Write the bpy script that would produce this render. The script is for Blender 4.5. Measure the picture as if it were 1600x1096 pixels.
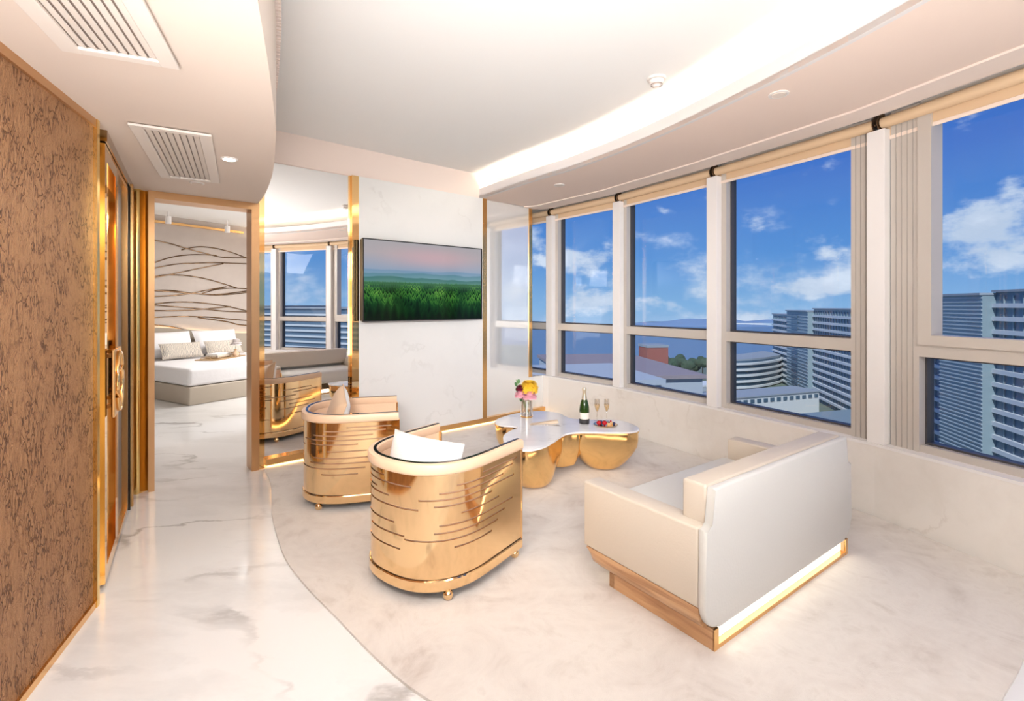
import bpy, bmesh, math, random
from mathutils import Vector, Matrix
random.seed(7)
D = bpy.data
for o in list(D.objects): D.objects.remove(o)
S = bpy.context.scene
COL = S.collection
PI = math.pi
H = 1.4            # eye height
F = 755.6          # focal length in pixels of a 1600 px wide frame (17 mm)

# ------------------------------------------------------------------ camera
cam = D.cameras.new('camera'); cam.lens = 17.0; cam.sensor_width = 36.0
cam.shift_y = -71/1600; cam.clip_start = .05; cam.clip_end = 20000
co = D.objects.new('camera', cam); COL.objects.link(co)
co.location = (0, 0, H); co.rotation_euler = (PI/2, 0, 0)
S.camera = co
S.view_settings.view_transform = 'Standard'; S.view_settings.look = 'None'
S.view_settings.gamma = 1; S.view_settings.use_curve_mapping = False
S.view_settings.exposure = 0.0

# ------------------------------------------------------------------ node helper
class NT:
    def __init__(s, nt): s.nt = nt; nt.nodes.clear()
    def n(s, t, **kw):
        x = s.nt.nodes.new(t)
        for k, v in kw.items():
            if k.startswith('_'): setattr(x, k[1:], v)
            elif k.startswith('i') and k[1:].isdigit(): s.put(x.inputs[int(k[1:])], v)
            else: s.put(x.inputs[k.replace('__', ' ')], v)
        return x
    def put(s, inp, v):
        if isinstance(v, bpy.types.NodeSocket): s.nt.links.new(v, inp)
        elif isinstance(v, bpy.types.Node): s.nt.links.new(v.outputs[0], inp)
        else:
            if isinstance(v, (tuple, list)) and len(v) == 3 and len(getattr(inp, 'default_value', [0]*3)) == 4: v = (*v, 1)
            inp.default_value = v
    def m(s, op, a, b=0.0, c=0.0, clamp=False):
        x = s.n('ShaderNodeMath', _operation=op, i0=a, i1=b, i2=c); x.use_clamp = clamp; return x.outputs[0]
    def mix(s, f, a, b, bt='MIX'):
        x = s.n('ShaderNodeMix', _data_type='RGBA', _blend_type=bt)
        s.put(x.inputs[0], f); s.put(x.inputs[6], a); s.put(x.inputs[7], b); return x.outputs[2]
    def ramp(s, f, stops, mode='LINEAR'):
        x = s.n('ShaderNodeValToRGB', i0=f); cr = x.color_ramp; cr.interpolation = mode
        while len(cr.elements) < len(stops): cr.elements.new(.5)
        for e, (p, c) in zip(cr.elements, stops):
            e.position = p; e.color = (*c, 1) if len(c) == 3 else c
        return x.outputs[0]
    def rng(s, v, a, b, c=0.0, d=1.0, smooth=False):
        x = s.n('ShaderNodeMapRange', i0=v, i1=a, i2=b, i3=c, i4=d)
        if smooth: x.interpolation_type = 'SMOOTHSTEP'
        return x.outputs[0]
def srgb(r, g, b):
    f = lambda c: (c/255/12.92) if c/255 <= .04045 else ((c/255+.055)/1.055)**2.4
    return (f(r), f(g), f(b))

# ------------------------------------------------------------------ sky
w = D.worlds.new('sky'); S.world = w; w.use_nodes = True
t = NT(w.node_tree)
tc = t.n('ShaderNodeTexCoord')
sp = t.n('ShaderNodeSeparateXYZ', i0=tc.outputs['Generated'])
az = t.m('ARCTAN2', sp.outputs[0], sp.outputs[1])
el = t.m('ARCSINE', sp.outputs[2])
grad = t.ramp(t.rng(el, -.06, .5), [(0, srgb(176, 200, 226)), (.10, srgb(146, 188, 226)), (.28, srgb(98, 154, 216)),
                                   (.55, srgb(76, 124, 204)), (1, srgb(52, 92, 176))])
n1 = t.n('ShaderNodeTexNoise', Vector=t.n('ShaderNodeMapping', i0=tc.outputs['Generated'], i3=(1, 1, 1.9)), Scale=9.0, Detail=9.0, Roughness=.58)
n2 = t.n('ShaderNodeTexNoise', Vector=t.n('ShaderNodeMapping', i0=tc.outputs['Generated'], i3=(1, 1, 2.4)), Scale=3.6, Detail=4.0, Roughness=.5)
nb = t.m('SUBTRACT', n1.outputs[0], .5)
# scattered cloud all around, thicker near the horizon
low = t.rng(el, .02, .22, .10, -.02)
field = t.m('ADD', t.m('ADD', t.m('MULTIPLY', nb, 1.1), t.m('SUBTRACT', n2.outputs[0], .63)), low)
acc = field
def PXAE(px, py):
    x, y, z = (px-800)/F, 1.0, (477-py)/F
    return math.atan2(x, y), math.asin(z/math.sqrt(x*x+y*y+z*z))
for px, py, rx, ry, k in [(1545, 365, 95, 52, .75), (1590, 300, 45, 24, .4), (1262, 450, 75, 17, .6), (1180, 440, 20, 9, .3), (1262, 262, 40, 32, .45),
                          (1300, 385, 50, 26, .30), (915, 402, 60, 24, .5), (1035, 478, 42, 15, .55), (908, 470, 60, 20, .6),
                          (1180, 492, 55, 15, .45), (1165, 350, 22, 20, .3), (1020, 325, 35, 12, .35), (1510, 195, 32, 14, .3), (1205, 270, 22, 12, .2),
                          (1195, 402, 40, 9, .25)]:
    a0, e0 = PXAE(px, py)
    a1, _ = PXAE(px+rx, py); _, e1 = PXAE(px, py-ry)
    da = t.m('DIVIDE', t.m('SUBTRACT', az, a0), abs(a1-a0)); de = t.m('DIVIDE', t.m('SUBTRACT', el, e0), abs(e1-e0))
    r2 = t.m('ADD', t.m('MULTIPLY', da, da), t.m('MULTIPLY', de, de))
    blob = t.m('MULTIPLY', t.m('SUBTRACT', 1.0, t.m('MULTIPLY', r2, .55)), k*.62)
    acc = t.m('MAXIMUM', acc, t.m('ADD', blob, t.m('SUBTRACT', t.m('MULTIPLY', nb, 1.9), .12)))
cl = t.rng(acc, -.02, .30, 0, 1, True)
shade = t.rng(t.m('ADD', acc, t.m('MULTIPLY', nb, .3)), .1, .75, 0, 1)
ccol = t.mix(shade, srgb(214, 224, 238), srgb(196, 204, 218))
ccol = t.mix(t.rng(n1.outputs[0], .5, .68), ccol, srgb(240, 243, 250))
skyc = t.mix(t.m('MULTIPLY', cl, .92), grad, ccol)
bg = t.n('ShaderNodeBackground', Color=skyc, Strength=1.0)
t.n('ShaderNodeOutputWorld', Surface=bg)

def light(name, kind, loc, energy, color=(1, 1, 1), size=1.0, size_y=None, target=None, rot=None, spread=None):
    l = D.lights.new(name, kind); l.energy = energy; l.color = color
    if kind == 'AREA':
        l.size = size
        if size_y: l.shape = 'RECTANGLE'; l.size_y = size_y
        if spread: l.spread = spread
    elif kind == 'SUN': l.angle = size
    else: l.shadow_soft_size = size
    o = D.objects.new(name, l); COL.objects.link(o); o.location = loc
    if target is not None: o.rotation_euler = (Vector(target)-Vector(loc)).to_track_quat('-Z', 'Y').to_euler()
    if rot: o.rotation_euler = rot
    return o
light('sun', 'SUN', (-50, -50, 80), 4.2, (1, .96, .9), .01, target=(0, 35, 0))
WARM = (1, .985, .968)
light('ceiling_fill', 'AREA', (.3, .3, 2.88), 13, WARM, 1.6, 1.4, rot=(0, 0, 0))  # added fill near the ceiling, no panel fixture here
light('rear_fill', 'AREA', (1.0, -2.35, 1.7), 9, WARM, 3.6, 1.6, target=(-.2, 5.2, 1.5), spread=math.radians(120))  # added soft fill behind the camera
light('gridded_rear_fill', 'AREA', (.0, -1.9, 2.3), 25, WARM, 1.2, .6, target=(-.1, 5.4, 1.25), spread=math.radians(46))  # added narrow fill from behind, aimed at the far wall
light('bounce_fill', 'AREA', (.1, -.6, .9), 106, WARM, 2.2, 1.6, target=(.35, .7, 2.9), spread=math.radians(125))  # added fill aimed upwards to brighten the ceiling
light('window_side_light', 'AREA', (2.1, -.7, 2.58), 31, WARM, 1.0, 1.0, target=(2.2, 2.4, .1))  # added fill for the right side, not light from a window
light('hallway_fill', 'AREA', (-.85, .75, 2.24), 20, WARM, .5, .9, target=(-1.3, 3.9, 0), spread=math.radians(110))  # added fill for the hallway floor and carpet, no fixture
light('bedroom_fill', 'AREA', (-3.3, 8.0, 2.6), 80, (1, .98, .965), 1.6, 1.6, rot=(0, 0, 0))  # added fill out of sight behind the wall, brightens the bedroom
light('bedroom_rear_fill', 'AREA', (-2.0, 8.2, 1.7), 30, (1, .97, .95), 1.4, 1.4, target=(-4.8, 7.4, .8))  # added side fill aimed at the bed
COVE = 29.0
TOE = 9.0

# ------------------------------------------------------------------ materials
M = {}
def mat(name, color=(.8, .8, .8), rough=.5, metal=0.0, coat=0.0, emit=None, es=1.0, trans=0.0, ior=1.45, sheen=0.0, bump=None, alpha=1.0):
    m = D.materials.new(name); m.use_nodes = True; t = NT(m.node_tree)
    b = t.n('ShaderNodeBsdfPrincipled'); b.inputs['Base Color'].default_value = (*color, 1)
    b.inputs['Roughness'].default_value = rough; b.inputs['Metallic'].default_value = metal
    b.inputs['Coat Weight'].default_value = coat; b.inputs['Coat Roughness'].default_value = .05
    b.inputs['Transmission Weight'].default_value = trans; b.inputs['IOR'].default_value = ior
    b.inputs['Sheen Weight'].default_value = sheen; b.inputs['Alpha'].default_value = alpha
    if emit: b.inputs['Emission Color'].default_value = (*emit, 1); b.inputs['Emission Strength'].default_value = es
    t.n('ShaderNodeOutputMaterial', Surface=b)
    if bump:
        sc, st, det = bump
        no = t.n('ShaderNodeTexNoise', Vector=t.n('ShaderNodeTexCoord').outputs['Object'], Scale=sc, Detail=det)
        bp = t.n('ShaderNodeBump', Strength=st, Distance=.01, Height=no)
        t.put(b.inputs['Normal'], bp)
    M[name] = m; m['b'] = b.name
    return m, t, b

def marble(name, base, vein, rough, scale=1.0, amt=.6, sub=.2, coat=.0, seed=0.0, warm=None, wscale=1.0):
    m, t, b = mat(name, base, rough, coat=coat)
    tc = t.n('ShaderNodeTexCoord').outputs['Object']
    mp = t.n('ShaderNodeMapping', i0=tc, i1=(seed, seed*.7, seed*.3), i2=(.25, .1, .62), i3=(scale*.55, scale*1.25, scale))
    nd = t.n('ShaderNodeTexNoise', Vector=mp, Scale=1.1, Detail=7.0, Roughness=.6)
    off = t.n('ShaderNodeVectorMath', _operation='SCALE', i0=nd.outputs[1]); off.inputs[3].default_value = .9
    v2 = t.n('ShaderNodeVectorMath', _operation='ADD', i0=mp, i1=off)
    n1 = t.n('ShaderNodeTexNoise', Vector=v2, Scale=.75, Detail=3.0, Roughness=.5)
    r = t.m('ABSOLUTE', t.m('SUBTRACT', n1, .5))
    v = t.rng(r, 0.0, .016, 1, 0, True)
    n3 = t.n('ShaderNodeTexNoise', Vector=mp, Scale=1.3, Detail=2.0)
    msk = t.rng(n3, .44, .62)
    n4 = t.n('ShaderNodeTexNoise', Vector=v2, Scale=.9, Detail=6.0, Roughness=.62)
    cloud = t.rng(n4, .48, .75)
    c = t.mix(t.m('MULTIPLY', cloud, sub), base, vein)
    c = t.mix(t.m('MULTIPLY', t.m('MULTIPLY', v, msk), amt), c, vein)
    t.put(b.inputs['Base Color'], c)
    return m
marble('floor_marble', (.85, .84, .83), (.38, .36, .345), .13, 1.15, .75, .46, coat=.12)
marble('wall_marble', (.80, .79, .77), (.62, .60, .57), .22, 2.2, .30, .16, seed=3.1)
marble('sill_marble', (.86, .815, .765), (.60, .53, .46), .25, 2.0, .30, .30, seed=8.7)
marble('table_marble', (.88, .875, .88), (.55, .53, .55), .16, 4.0, .35, .25, seed=5.2, coat=.08)

def carpet_mat():
    m, t, b = mat('carpet', (.72, .66, .61), .95, sheen=.3)
    tc = t.n('ShaderNodeTexCoord').outputs['Object']
    n0 = t.n('ShaderNodeTexNoise', Vector=tc, Scale=1.1, Detail=5.0, Roughness=.6, Distortion=1.8)
    n1 = t.n('ShaderNodeTexNoise', Vector=tc, Scale=3.2, Detail=6.0, Roughness=.65, Distortion=2.6)
    f = t.m('ADD', t.m('MULTIPLY', n0, .6), t.m('MULTIPLY', n1, .4))
    c = t.ramp(f, [(.34, (.54, .475, .43)), (.45, (.67, .615, .57)), (.55, (.73, .68, .635)), (.66, (.60, .54, .49))])
    t.put(b.inputs['Base Color'], c)
    n2 = t.n('ShaderNodeTexNoise', Vector=tc, Scale=260.0, Detail=2.0)
    t.put(b.inputs['Normal'], t.n('ShaderNodeBump', Strength=.35, Distance=.004, Height=n2))
carpet_mat()
def brown_relief():
    m, t, b = mat('brown_relief', (.4, .2, .1), .5, metal=.3)
    tc = t.n('ShaderNodeTexCoord').outputs['Object']
    mp = t.n('ShaderNodeMapping', i0=tc, i3=(1, 1, .36))
    d = t.n('ShaderNodeTexNoise', Vector=mp, Scale=20.0, Detail=3.0)
    off = t.n('ShaderNodeVectorMath', _operation='SCALE', i0=d.outputs[1]); off.inputs[3].default_value = .12
    v = t.n('ShaderNodeVectorMath', _operation='ADD', i0=mp, i1=off)
    vo = t.n('ShaderNodeTexVoronoi', _feature='DISTANCE_TO_EDGE', Vector=v, Scale=38.0)
    n1 = t.n('ShaderNodeTexNoise', Vector=v, Scale=72.0, Detail=5.0, Roughness=.6, Distortion=1.6)
    msk = t.rng(t.n('ShaderNodeTexNoise', Vector=tc, Scale=11.0, Detail=2.0), .36, .54)
    h = t.m('ADD', t.m('MULTIPLY', t.m('SUBTRACT', 1.0, t.m('MULTIPLY', msk, t.rng(vo.outputs['Distance'], 0, .12, 1, 0, True))), .42), n1)
    big = t.n('ShaderNodeTexNoise', Vector=tc, Scale=2.5, Detail=3.0)
    c = t.ramp(t.m('ADD', t.m('MULTIPLY', h, .7), t.m('MULTIPLY', big, .2)), [(.46, (.17, .068, .027)), (.62, (.40, .192, .086)), (.76, (.55, .29, .138))])
    t.put(b.inputs['Base Color'], c)
    t.put(b.inputs['Normal'], t.n('ShaderNodeBump', Strength=1.0, Distance=.02, Height=h))
brown_relief()
def dark_relief():
    m, t, b = mat('dark_relief', (.1, .07, .07), .45, metal=.1)
    tc = t.n('ShaderNodeTexCoord').outputs['Object']
    n = t.n('ShaderNodeTexNoise', Vector=tc, Scale=70.0, Detail=3.0)
    t.put(b.inputs['Base Color'], t.mix(n, (.035, .02, .018), (.17, .125, .125)))
    t.put(b.inputs['Normal'], t.n('ShaderNodeBump', Strength=.8, Distance=.006, Height=n))
dark_relief()
mat('gold_mirror', (.92, .60, .27), .045, 1.0)
mat('gold_chair', (.93, .65, .36), .085, 1.0)
mat('gold_table', (.97, .66, .30), .12, 1.0, bump=(3.0, .25, 2.0))
mat('gold_trim', (.80, .48, .20), .22, 1.0)
mat('gold_deep', (.98, .70, .26), .18, 1.0)
mat('copper_frame', (.62, .36, .175), .30, .85)
mat('mirror', (.94, .94, .94), .0, 1.0)
mat('white_mirror', (.93, .94, .94), .004, .5)
mat('bronze_mirror', (.42, .27, .13), .06, 1.0)
mat('ceiling_paint', (.88, .87, .855), .85)
mat('soffit_led_tint', (.76, .655, .575), .8)  # warm LED tint put into the base colour
mat('window_soffit', (.84, .68, .59), .8)  # brown-pink of the bounced LED light is in this base colour
mat('fascia_paint', (.76, .71, .69), .7)
mat('led_tinted_paint', (.86, .73, .655), .8)  # pink stands in for warm LED light on pale paint
mat('white_paint', (.90, .86, .84), .6)
mat('wall_paint', (.82, .79, .75), .8)
mat('post_white', (.86, .83, .815), .45)
mat('frame_beige', (.60, .55, .50), .35, .15)
mat('frame_groove', (.42, .38, .34), .5)
mat('frame_dark', (.065, .06, .065), .4)
mat('black', (.008, .008, .01), .6)
mat('black_gloss', (.01, .01, .012), .08)
mat('blind_fabric', (.72, .52, .33), .85)
mat('blind_bar', (.90, .76, .66), .6)
mat('leather_lit', (.67, .655, .62), .42, bump=(90, .12, 3))  # lighter copy of the sofa leather, cool light put into the colour
mat('leather_shaded', (.63, .55, .46), .40, bump=(90, .12, 3))  # same sofa leather, warm shade put into the colour
mat('leather_tan', (.80, .55, .37), .38, bump=(120, .1, 3))
mat('cushion_white', (.86, .835, .80), .85, sheen=.2, bump=(160, .2, 2))
mat('cushion_tan', (.72, .50, .33), .75, sheen=.2)
mat('vent_white', (.80, .73, .67), .6)
mat('vent_dark', (.38, .31, .27), .8)
mat('led_cove', (1, 1, 1), .5, emit=(1, .86, .68), es=COVE)
mat('led_toe', (1, 1, 1), .5, emit=(1, .72, .30), es=TOE)
mat('led_sofa', (1, 1, 1), .5, emit=(1, .93, .72), es=2.6)
mat('led_head', (1, 1, 1), .5, emit=(1, .75, .45), es=16)
mat('lamp_on', (1, 1, 1), .5, emit=(1, .93, .82), es=8)
mat('bed_base', (.50, .43, .35), .6)
mat('headboard', (.42, .36, .29), .7)
mat('linen', (.86, .84, .85), .9, sheen=.2, bump=(14, .3, 4))
mat('bronze_inlay', (.20, .13, .08), .25, .9)
mat('bottle_green', (.018, .05, .006), .08, coat=.2)
mat('foil', (.72, .62, .45), .3, .7)
mat('label_cream', (.82, .76, .68), .6)
mat('label_dark', (.04, .035, .035), .5)
mat('flower_yellow', (.92, .58, .04), .7)
mat('flower_pink', (.90, .48, .56), .7)
mat('flower_burgundy', (.22, .01, .04), .7)
mat('flower_white', (.88, .82, .80), .7)
mat('leaf_green', (.10, .22, .09), .6)
mat('stem_green', (.14, .28, .08), .6)
mat('plate_gold', (.85, .6, .32), .2, 1.0)
mat('berry_red', (.50, .012, .02), .25)
mat('berry_blue', (.03, .03, .10), .4)
mat('pastry', (.78, .53, .28), .7)
mat('napkin', (.70, .56, .42), .9)
mat('steel', (.7, .68, .66), .2, 1.0)
mat('champagne', (.90, .66, .34), .1, alpha=.85)
mat('plastic_white', (.82, .76, .72), .45)
mat('tray_gold', (.60, .40, .20), .35, .8)
mat('sea', (.17, .27, .37), .5, bump=(.05, .5, 6))
mat('land', (.15, .19, .15), .9)
mat('road', (.34, .37, .40), .9)
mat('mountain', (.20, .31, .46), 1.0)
mat('concrete', (.42, .46, .50), .8)
mat('roof_grey', (.30, .34, .38), .8)
mat('roof_brown', (.30, .25, .26), .8)
mat('brick_red', (.36, .12, .09), .8)
mat('glass_block', (.09, .15, .21), .25, .1)
mat('glass_bay', (.13, .20, .27), .25, .1)
mat('slab_white', (.66, .68, .68), .7)
mat('tower_panel', (.27, .35, .38), .45, .2)
mat('tower_rib', (.42, .49, .52), .5)
mat('tree_dark', (.05, .085, .05), .9)

def wood():
    m, t, b = mat('wood', (.5, .28, .14), .3, coat=.3)
    tc = t.n('ShaderNodeTexCoord').outputs['Object']
    mp = t.n('ShaderNodeMapping', i0=tc, i3=(11, 1.0, 14))
    n = t.n('ShaderNodeTexNoise', Vector=mp, Scale=2.4, Detail=5.0, Distortion=.6)
    t.put(b.inputs['Base Color'], t.ramp(n, [(.3, (.40, .20, .09)), (.55, (.60, .345, .175)), (.75, (.68, .42, .23))]))
wood()
def pattern_pillow():
    m, t, b = mat('patterned_linen', (.5, .45, .4), .85)
    tc = t.n('ShaderNodeTexCoord').outputs['Object']
    wv = t.n('ShaderNodeTexWave', Vector=tc, Scale=16.0, Distortion=7.0, Detail=2.0)
    t.put(b.inputs['Base Color'], t.ramp(wv.outputs[1], [(.2, (.38, .34, .31)), (.55, (.66, .60, .54)), (.8, (.74, .66, .55))]))
pattern_pillow()
def head_wall_mat():
    m, t, b = mat('wallcovering', (.6, .53, .48), .8)
    tc = t.n('ShaderNodeTexCoord').outputs['Object']
    n = t.n('ShaderNodeTexNoise', Vector=tc, Scale=5.0, Detail=4.0)
    t.put(b.inputs['Base Color'], t.mix(n, (.48, .41, .37), (.56, .49, .44)))
head_wall_mat()
def glass_mats():
    for name, tint, f0 in (('window_glass', (.90, .95, 1.0), .07), ('vessel_glass', (.95, .93, .90), .22)):
        m = D.materials.new(name); m.use_nodes = True; t = NT(m.node_tree)
        fr = t.n('ShaderNodeFresnel', IOR=1.45)
        tr = t.n('ShaderNodeBsdfTransparent', Color=tint); gl = t.n('ShaderNodeBsdfGlossy', Color=(1, 1, 1), Roughness=.01)
        front = t.m('SUBTRACT', 1.0, t.n('ShaderNodeNewGeometry').outputs['Backfacing'])
        fac = t.m('MULTIPLY', t.m('MULTIPLY', fr, front), 0.65 if name == 'window_glass' else 1.6, clamp=True)
        if name == 'vessel_glass': fac = t.m('ADD', fac, .08, clamp=True)
        t.n('ShaderNodeOutputMaterial', Surface=t.n('ShaderNodeMixShader', i0=fac, i1=tr, i2=gl))
        M[name] = m
glass_mats()
def screen_mat():
    m = D.materials.new('screen_picture'); m.use_nodes = True; t = NT(m.node_tree)
    tc = t.n('ShaderNodeTexCoord').outputs['Generated']
    s = t.n('ShaderNodeSeparateXYZ', i0=tc); u, v = s.outputs[0], s.outputs[2]
    uv = t.n('ShaderNodeCombineXYZ', i0=t.m('MULTIPLY', u, 1.78), i1=v)
    du = t.m('SUBTRACT', u, .55)
    glow = t.m('MULTIPLY', t.rng(t.m('ABSOLUTE', du), 0, .55, 1, 0, True), t.rng(t.m('ABSOLUTE', t.m('SUBTRACT', v, .82)), 0, .2, 1, 0, True))
    sky = t.ramp(v, [(.60, srgb(138, 160, 186)), (.72, srgb(158, 164, 180)), (.85, srgb(176, 168, 172)), (1, srgb(170, 166, 170))])
    sky = t.mix(t.m('MULTIPLY', glow, .75), sky, srgb(204, 168, 174))
    def ridge(scale, base, amp, seed):
        n = t.n('ShaderNodeTexNoise', Vector=t.n('ShaderNodeCombineXYZ', i0=t.m('ADD', u, seed), i1=seed), Scale=scale, Detail=3.0)
        return t.m('ADD', base-amp/2, t.m('MULTIPLY', n, amp))
    c = sky
    for sc, ba, am, sd, c1, c2 in ((2.2, .645, .08, 1.3, (118, 148, 176), (132, 164, 180)), (2.6, .60, .12, 4.1, (92, 134, 150), (122, 162, 168)),
                                   (3.0, .545, .13, 7.7, (66, 116, 112), (104, 146, 138))):
        edge = ridge(sc, ba, am, sd)
        msk = t.rng(t.m('SUBTRACT', edge, v), 0, .012)
        col = t.mix(t.rng(t.m('SUBTRACT', edge, v), 0, .12), srgb(*c1), srgb(*c2))
        c = t.mix(msk, c, col)
    # forest: rows of pointed crowns, larger towards the bottom
    lit = t.rng(t.n('ShaderNodeTexNoise', Vector=uv, Scale=3.2, Detail=2.0), .35, .62, .35, 1.0)
    fine = t.n('ShaderNodeTexNoise', Vector=uv, Scale=70.0, Detail=4.0).outputs[0]
    rows = 11
    for k in range(rows):
        q = k/(rows-1); base = .475-.40*q; wd = .012+.050*q; ht = .022+.115*q
        x = t.m('ADD', t.m('DIVIDE', u, wd), k*.37+.1)
        x = t.m('ADD', x, t.m('MULTIPLY', t.m('SUBTRACT', fine, .5), .28))
        cell = t.m('FLOOR', x); wn_ = t.n('ShaderNodeTexWhiteNoise', Vector=t.n('ShaderNodeCombineXYZ', i0=cell, i1=k*3.1)); 
        tri = t.m('SUBTRACT', 1.0, t.m('ABSOLUTE', t.m('SUBTRACT', t.m('MULTIPLY', t.m('FRACT', x), 2.0), 1.0)))
        topv = t.m('ADD', base, t.m('MULTIPLY', t.m('POWER', tri, .7), t.m('MULTIPLY', t.m('ADD', .55, t.m('MULTIPLY', wn_.outputs[0], .6)), ht)))
        dd = t.m('SUBTRACT', topv, v)
        br = t.m('MULTIPLY', t.m('MULTIPLY', t.rng(dd, 0, ht*.85, 1.0, .04), lit), t.m('ADD', .45, t.m('MULTIPLY', fine, .9)))
        br = t.m('MULTIPLY', br, 1.08-.85*max(0, q-.45)/.55)
        rc = t.ramp(br, [(0, srgb(6, 22, 10)), (.3, srgb(24, 68, 28)), (.6, srgb(66, 126, 46)), (1, srgb(132, 186, 78))])
        rc = t.mix(max(0, .62-2.6*q), rc, srgb(74, 126, 88))
        c = t.mix(t.rng(dd, 0, .004), c, rc)
    e = t.n('ShaderNodeEmission', Color=c, Strength=1.0)
    gl = t.n('ShaderNodeBsdfGlossy', Color=(1, 1, 1), Roughness=.12)
    t.n('ShaderNodeOutputMaterial', Surface=t.n('ShaderNodeMixShader', i0=.015, i1=e, i2=gl)); M['screen_picture'] = m
screen_mat()

# ------------------------------------------------------------------ object helpers
def tag(o, label=None, cat=None, group=None, kind=None):
    if label: o['label'] = label
    if cat: o['category'] = cat
    if group: o['group'] = group
    if kind: o['kind'] = kind
    return o
def thing(name, label, cat, loc=(0, 0, 0), rotz=0.0, group=None):
    o = D.objects.new(name, None); COL.objects.link(o); o.location = loc; o.rotation_euler = (0, 0, rotz)
    o.empty_display_size = .1
    return tag(o, label, cat, group)
def struct(name, label=None):
    o = D.objects.new(name, None); COL.objects.link(o); o.empty_display_size = .1
    o['kind'] = 'structure'
    if label: o['label'] = label
    return o
def obj(name, bm, m, parent=None, smooth=None, label=None, kind=None):
    bmesh.ops.recalc_face_normals(bm, faces=bm.faces)
    me = D.meshes.new(name); bm.to_mesh(me); bm.free()
    if smooth is not None:
        for p in me.polygons: p.use_smooth = True
        me.set_sharp_from_angle(angle=math.radians(smooth))
    for mm in (m if isinstance(m, (list, tuple)) else [m]): me.materials.append(M[mm])
    o = D.objects.new(name, me); COL.objects.link(o)
    if parent: o.parent = parent
    if label: o['label'] = label
    if kind: o['kind'] = kind
    return o
def BM(): return bmesh.new()
def box(bm, c, s, rz=0.0, bevel=0.0, seg=2, mtx=None):
    mt = Matrix.Translation(c) @ Matrix.Rotation(rz, 4, 'Z') @ Matrix.Diagonal((*s, 1))
    if mtx: mt = mtx @ mt
    r = bmesh.ops.create_cube(bm, size=1, matrix=mt)
    if bevel:
        es = list({e for v in r['verts'] for e in v.link_edges})
        bmesh.ops.bevel(bm, geom=es, offset=bevel, segments=seg, affect='EDGES', profile=.5)
    return bm
def prism(bm, pts, z0, z1, bevel=0.0, seg=3):
    a = [bm.verts.new((p[0], p[1], z0)) for p in pts]; b = [bm.verts.new((p[0], p[1], z1)) for p in pts]
    n = len(pts); f0 = bm.faces.new(a[::-1]); f1 = bm.faces.new(b)
    for i in range(n): bm.faces.new((a[i], a[(i+1) % n], b[(i+1) % n], b[i]))
    if bevel: bmesh.ops.bevel(bm, geom=list(f0.edges)+list(f1.edges), offset=bevel, segments=seg, affect='EDGES', profile=.5)
    return bm
def lathe(bm, prof, c=(0, 0, 0), seg=32, sx=1.0, sy=1.0, mtx=None):
    rings = []
    for r, z in prof:
        if r < 1e-5: rings.append([bm.verts.new((c[0], c[1], c[2]+z))])
        else: rings.append([bm.verts.new((c[0]+r*sx*math.cos(2*PI*k/seg), c[1]+r*sy*math.sin(2*PI*k/seg), c[2]+z)) for k in range(seg)])
    for a, b in zip(rings, rings[1:]):
        for k in range(seg):
            k2 = (k+1) % seg
            if len(a) == 1 and len(b) == 1: continue
            if len(a) == 1: bm.faces.new((a[0], b[k2], b[k]))
            elif len(b) == 1: bm.faces.new((a[k], a[k2], b[0]))
            else: bm.faces.new((a[k], a[k2], b[k2], b[k]))
    if mtx: bmesh.ops.transform(bm, matrix=mtx, verts=[v for r in rings for v in r])
    return bm
def sphere(bm, c, r, u=16, v=10, sc=(1, 1, 1)):
    bmesh.ops.create_uvsphere(bm, u_segments=u, v_segments=v, radius=1, matrix=Matrix.Translation(c) @ Matrix.Diagonal((r*sc[0], r*sc[1], r*sc[2], 1))); return bm
def tube(bm, pts, r, seg=8, closed=False):
    pts = [Vector(p) for p in pts]; n = len(pts); rings = []
    for i, p in enumerate(pts):
        d = (pts[(i+1) % n]-pts[i-1]) if closed else (pts[min(i+1, n-1)]-pts[max(i-1, 0)])
        d.normalize(); up = Vector((0, 0, 1)) if abs(d.z) < .95 else Vector((1, 0, 0))
        a = d.cross(up).normalized(); b = a.cross(d)
        rr = r[i] if isinstance(r, (list, tuple)) else r
        rings.append([bm.verts.new(p+a*rr*math.cos(2*PI*k/seg)+b*rr*math.sin(2*PI*k/seg)) for k in range(seg)])
    for i in range(n if closed else n-1):
        A, B = rings[i], rings[(i+1) % n]
        for k in range(seg): bm.faces.new((A[k], A[(k+1) % seg], B[(k+1) % seg], B[k]))
    if not closed: bm.faces.new(rings[0]); bm.faces.new(rings[-1][::-1])
    return bm
def normals2(path, closed=False):
    out = []; n = len(path)
    for i in range(n):
        a = path[i-1] if (closed or i > 0) else path[0]; b = path[(i+1) % n] if (closed or i < n-1) else path[-1]
        d = Vector((b[0]-a[0], b[1]-a[1])).normalized(); out.append((d.y, -d.x))
    return out
def sweep(bm, path, prof, closed=False):     # prof: closed list of (offset to the right of travel, z)
    nn = normals2(path, closed); rings = []
    for (x, y), (nx, ny) in zip(path, nn): rings.append([bm.verts.new((x+nx*o, y+ny*o, z)) for o, z in prof])
    n = len(path); k = len(prof)
    for i in range(n if closed else n-1):
        A, B = rings[i], rings[(i+1) % n]
        for j in range(k): bm.faces.new((A[j], A[(j+1) % k], B[(j+1) % k], B[j]))
    if not closed: bm.faces.new(rings[0][::-1]); bm.faces.new(rings[-1])
    return bm
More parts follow.
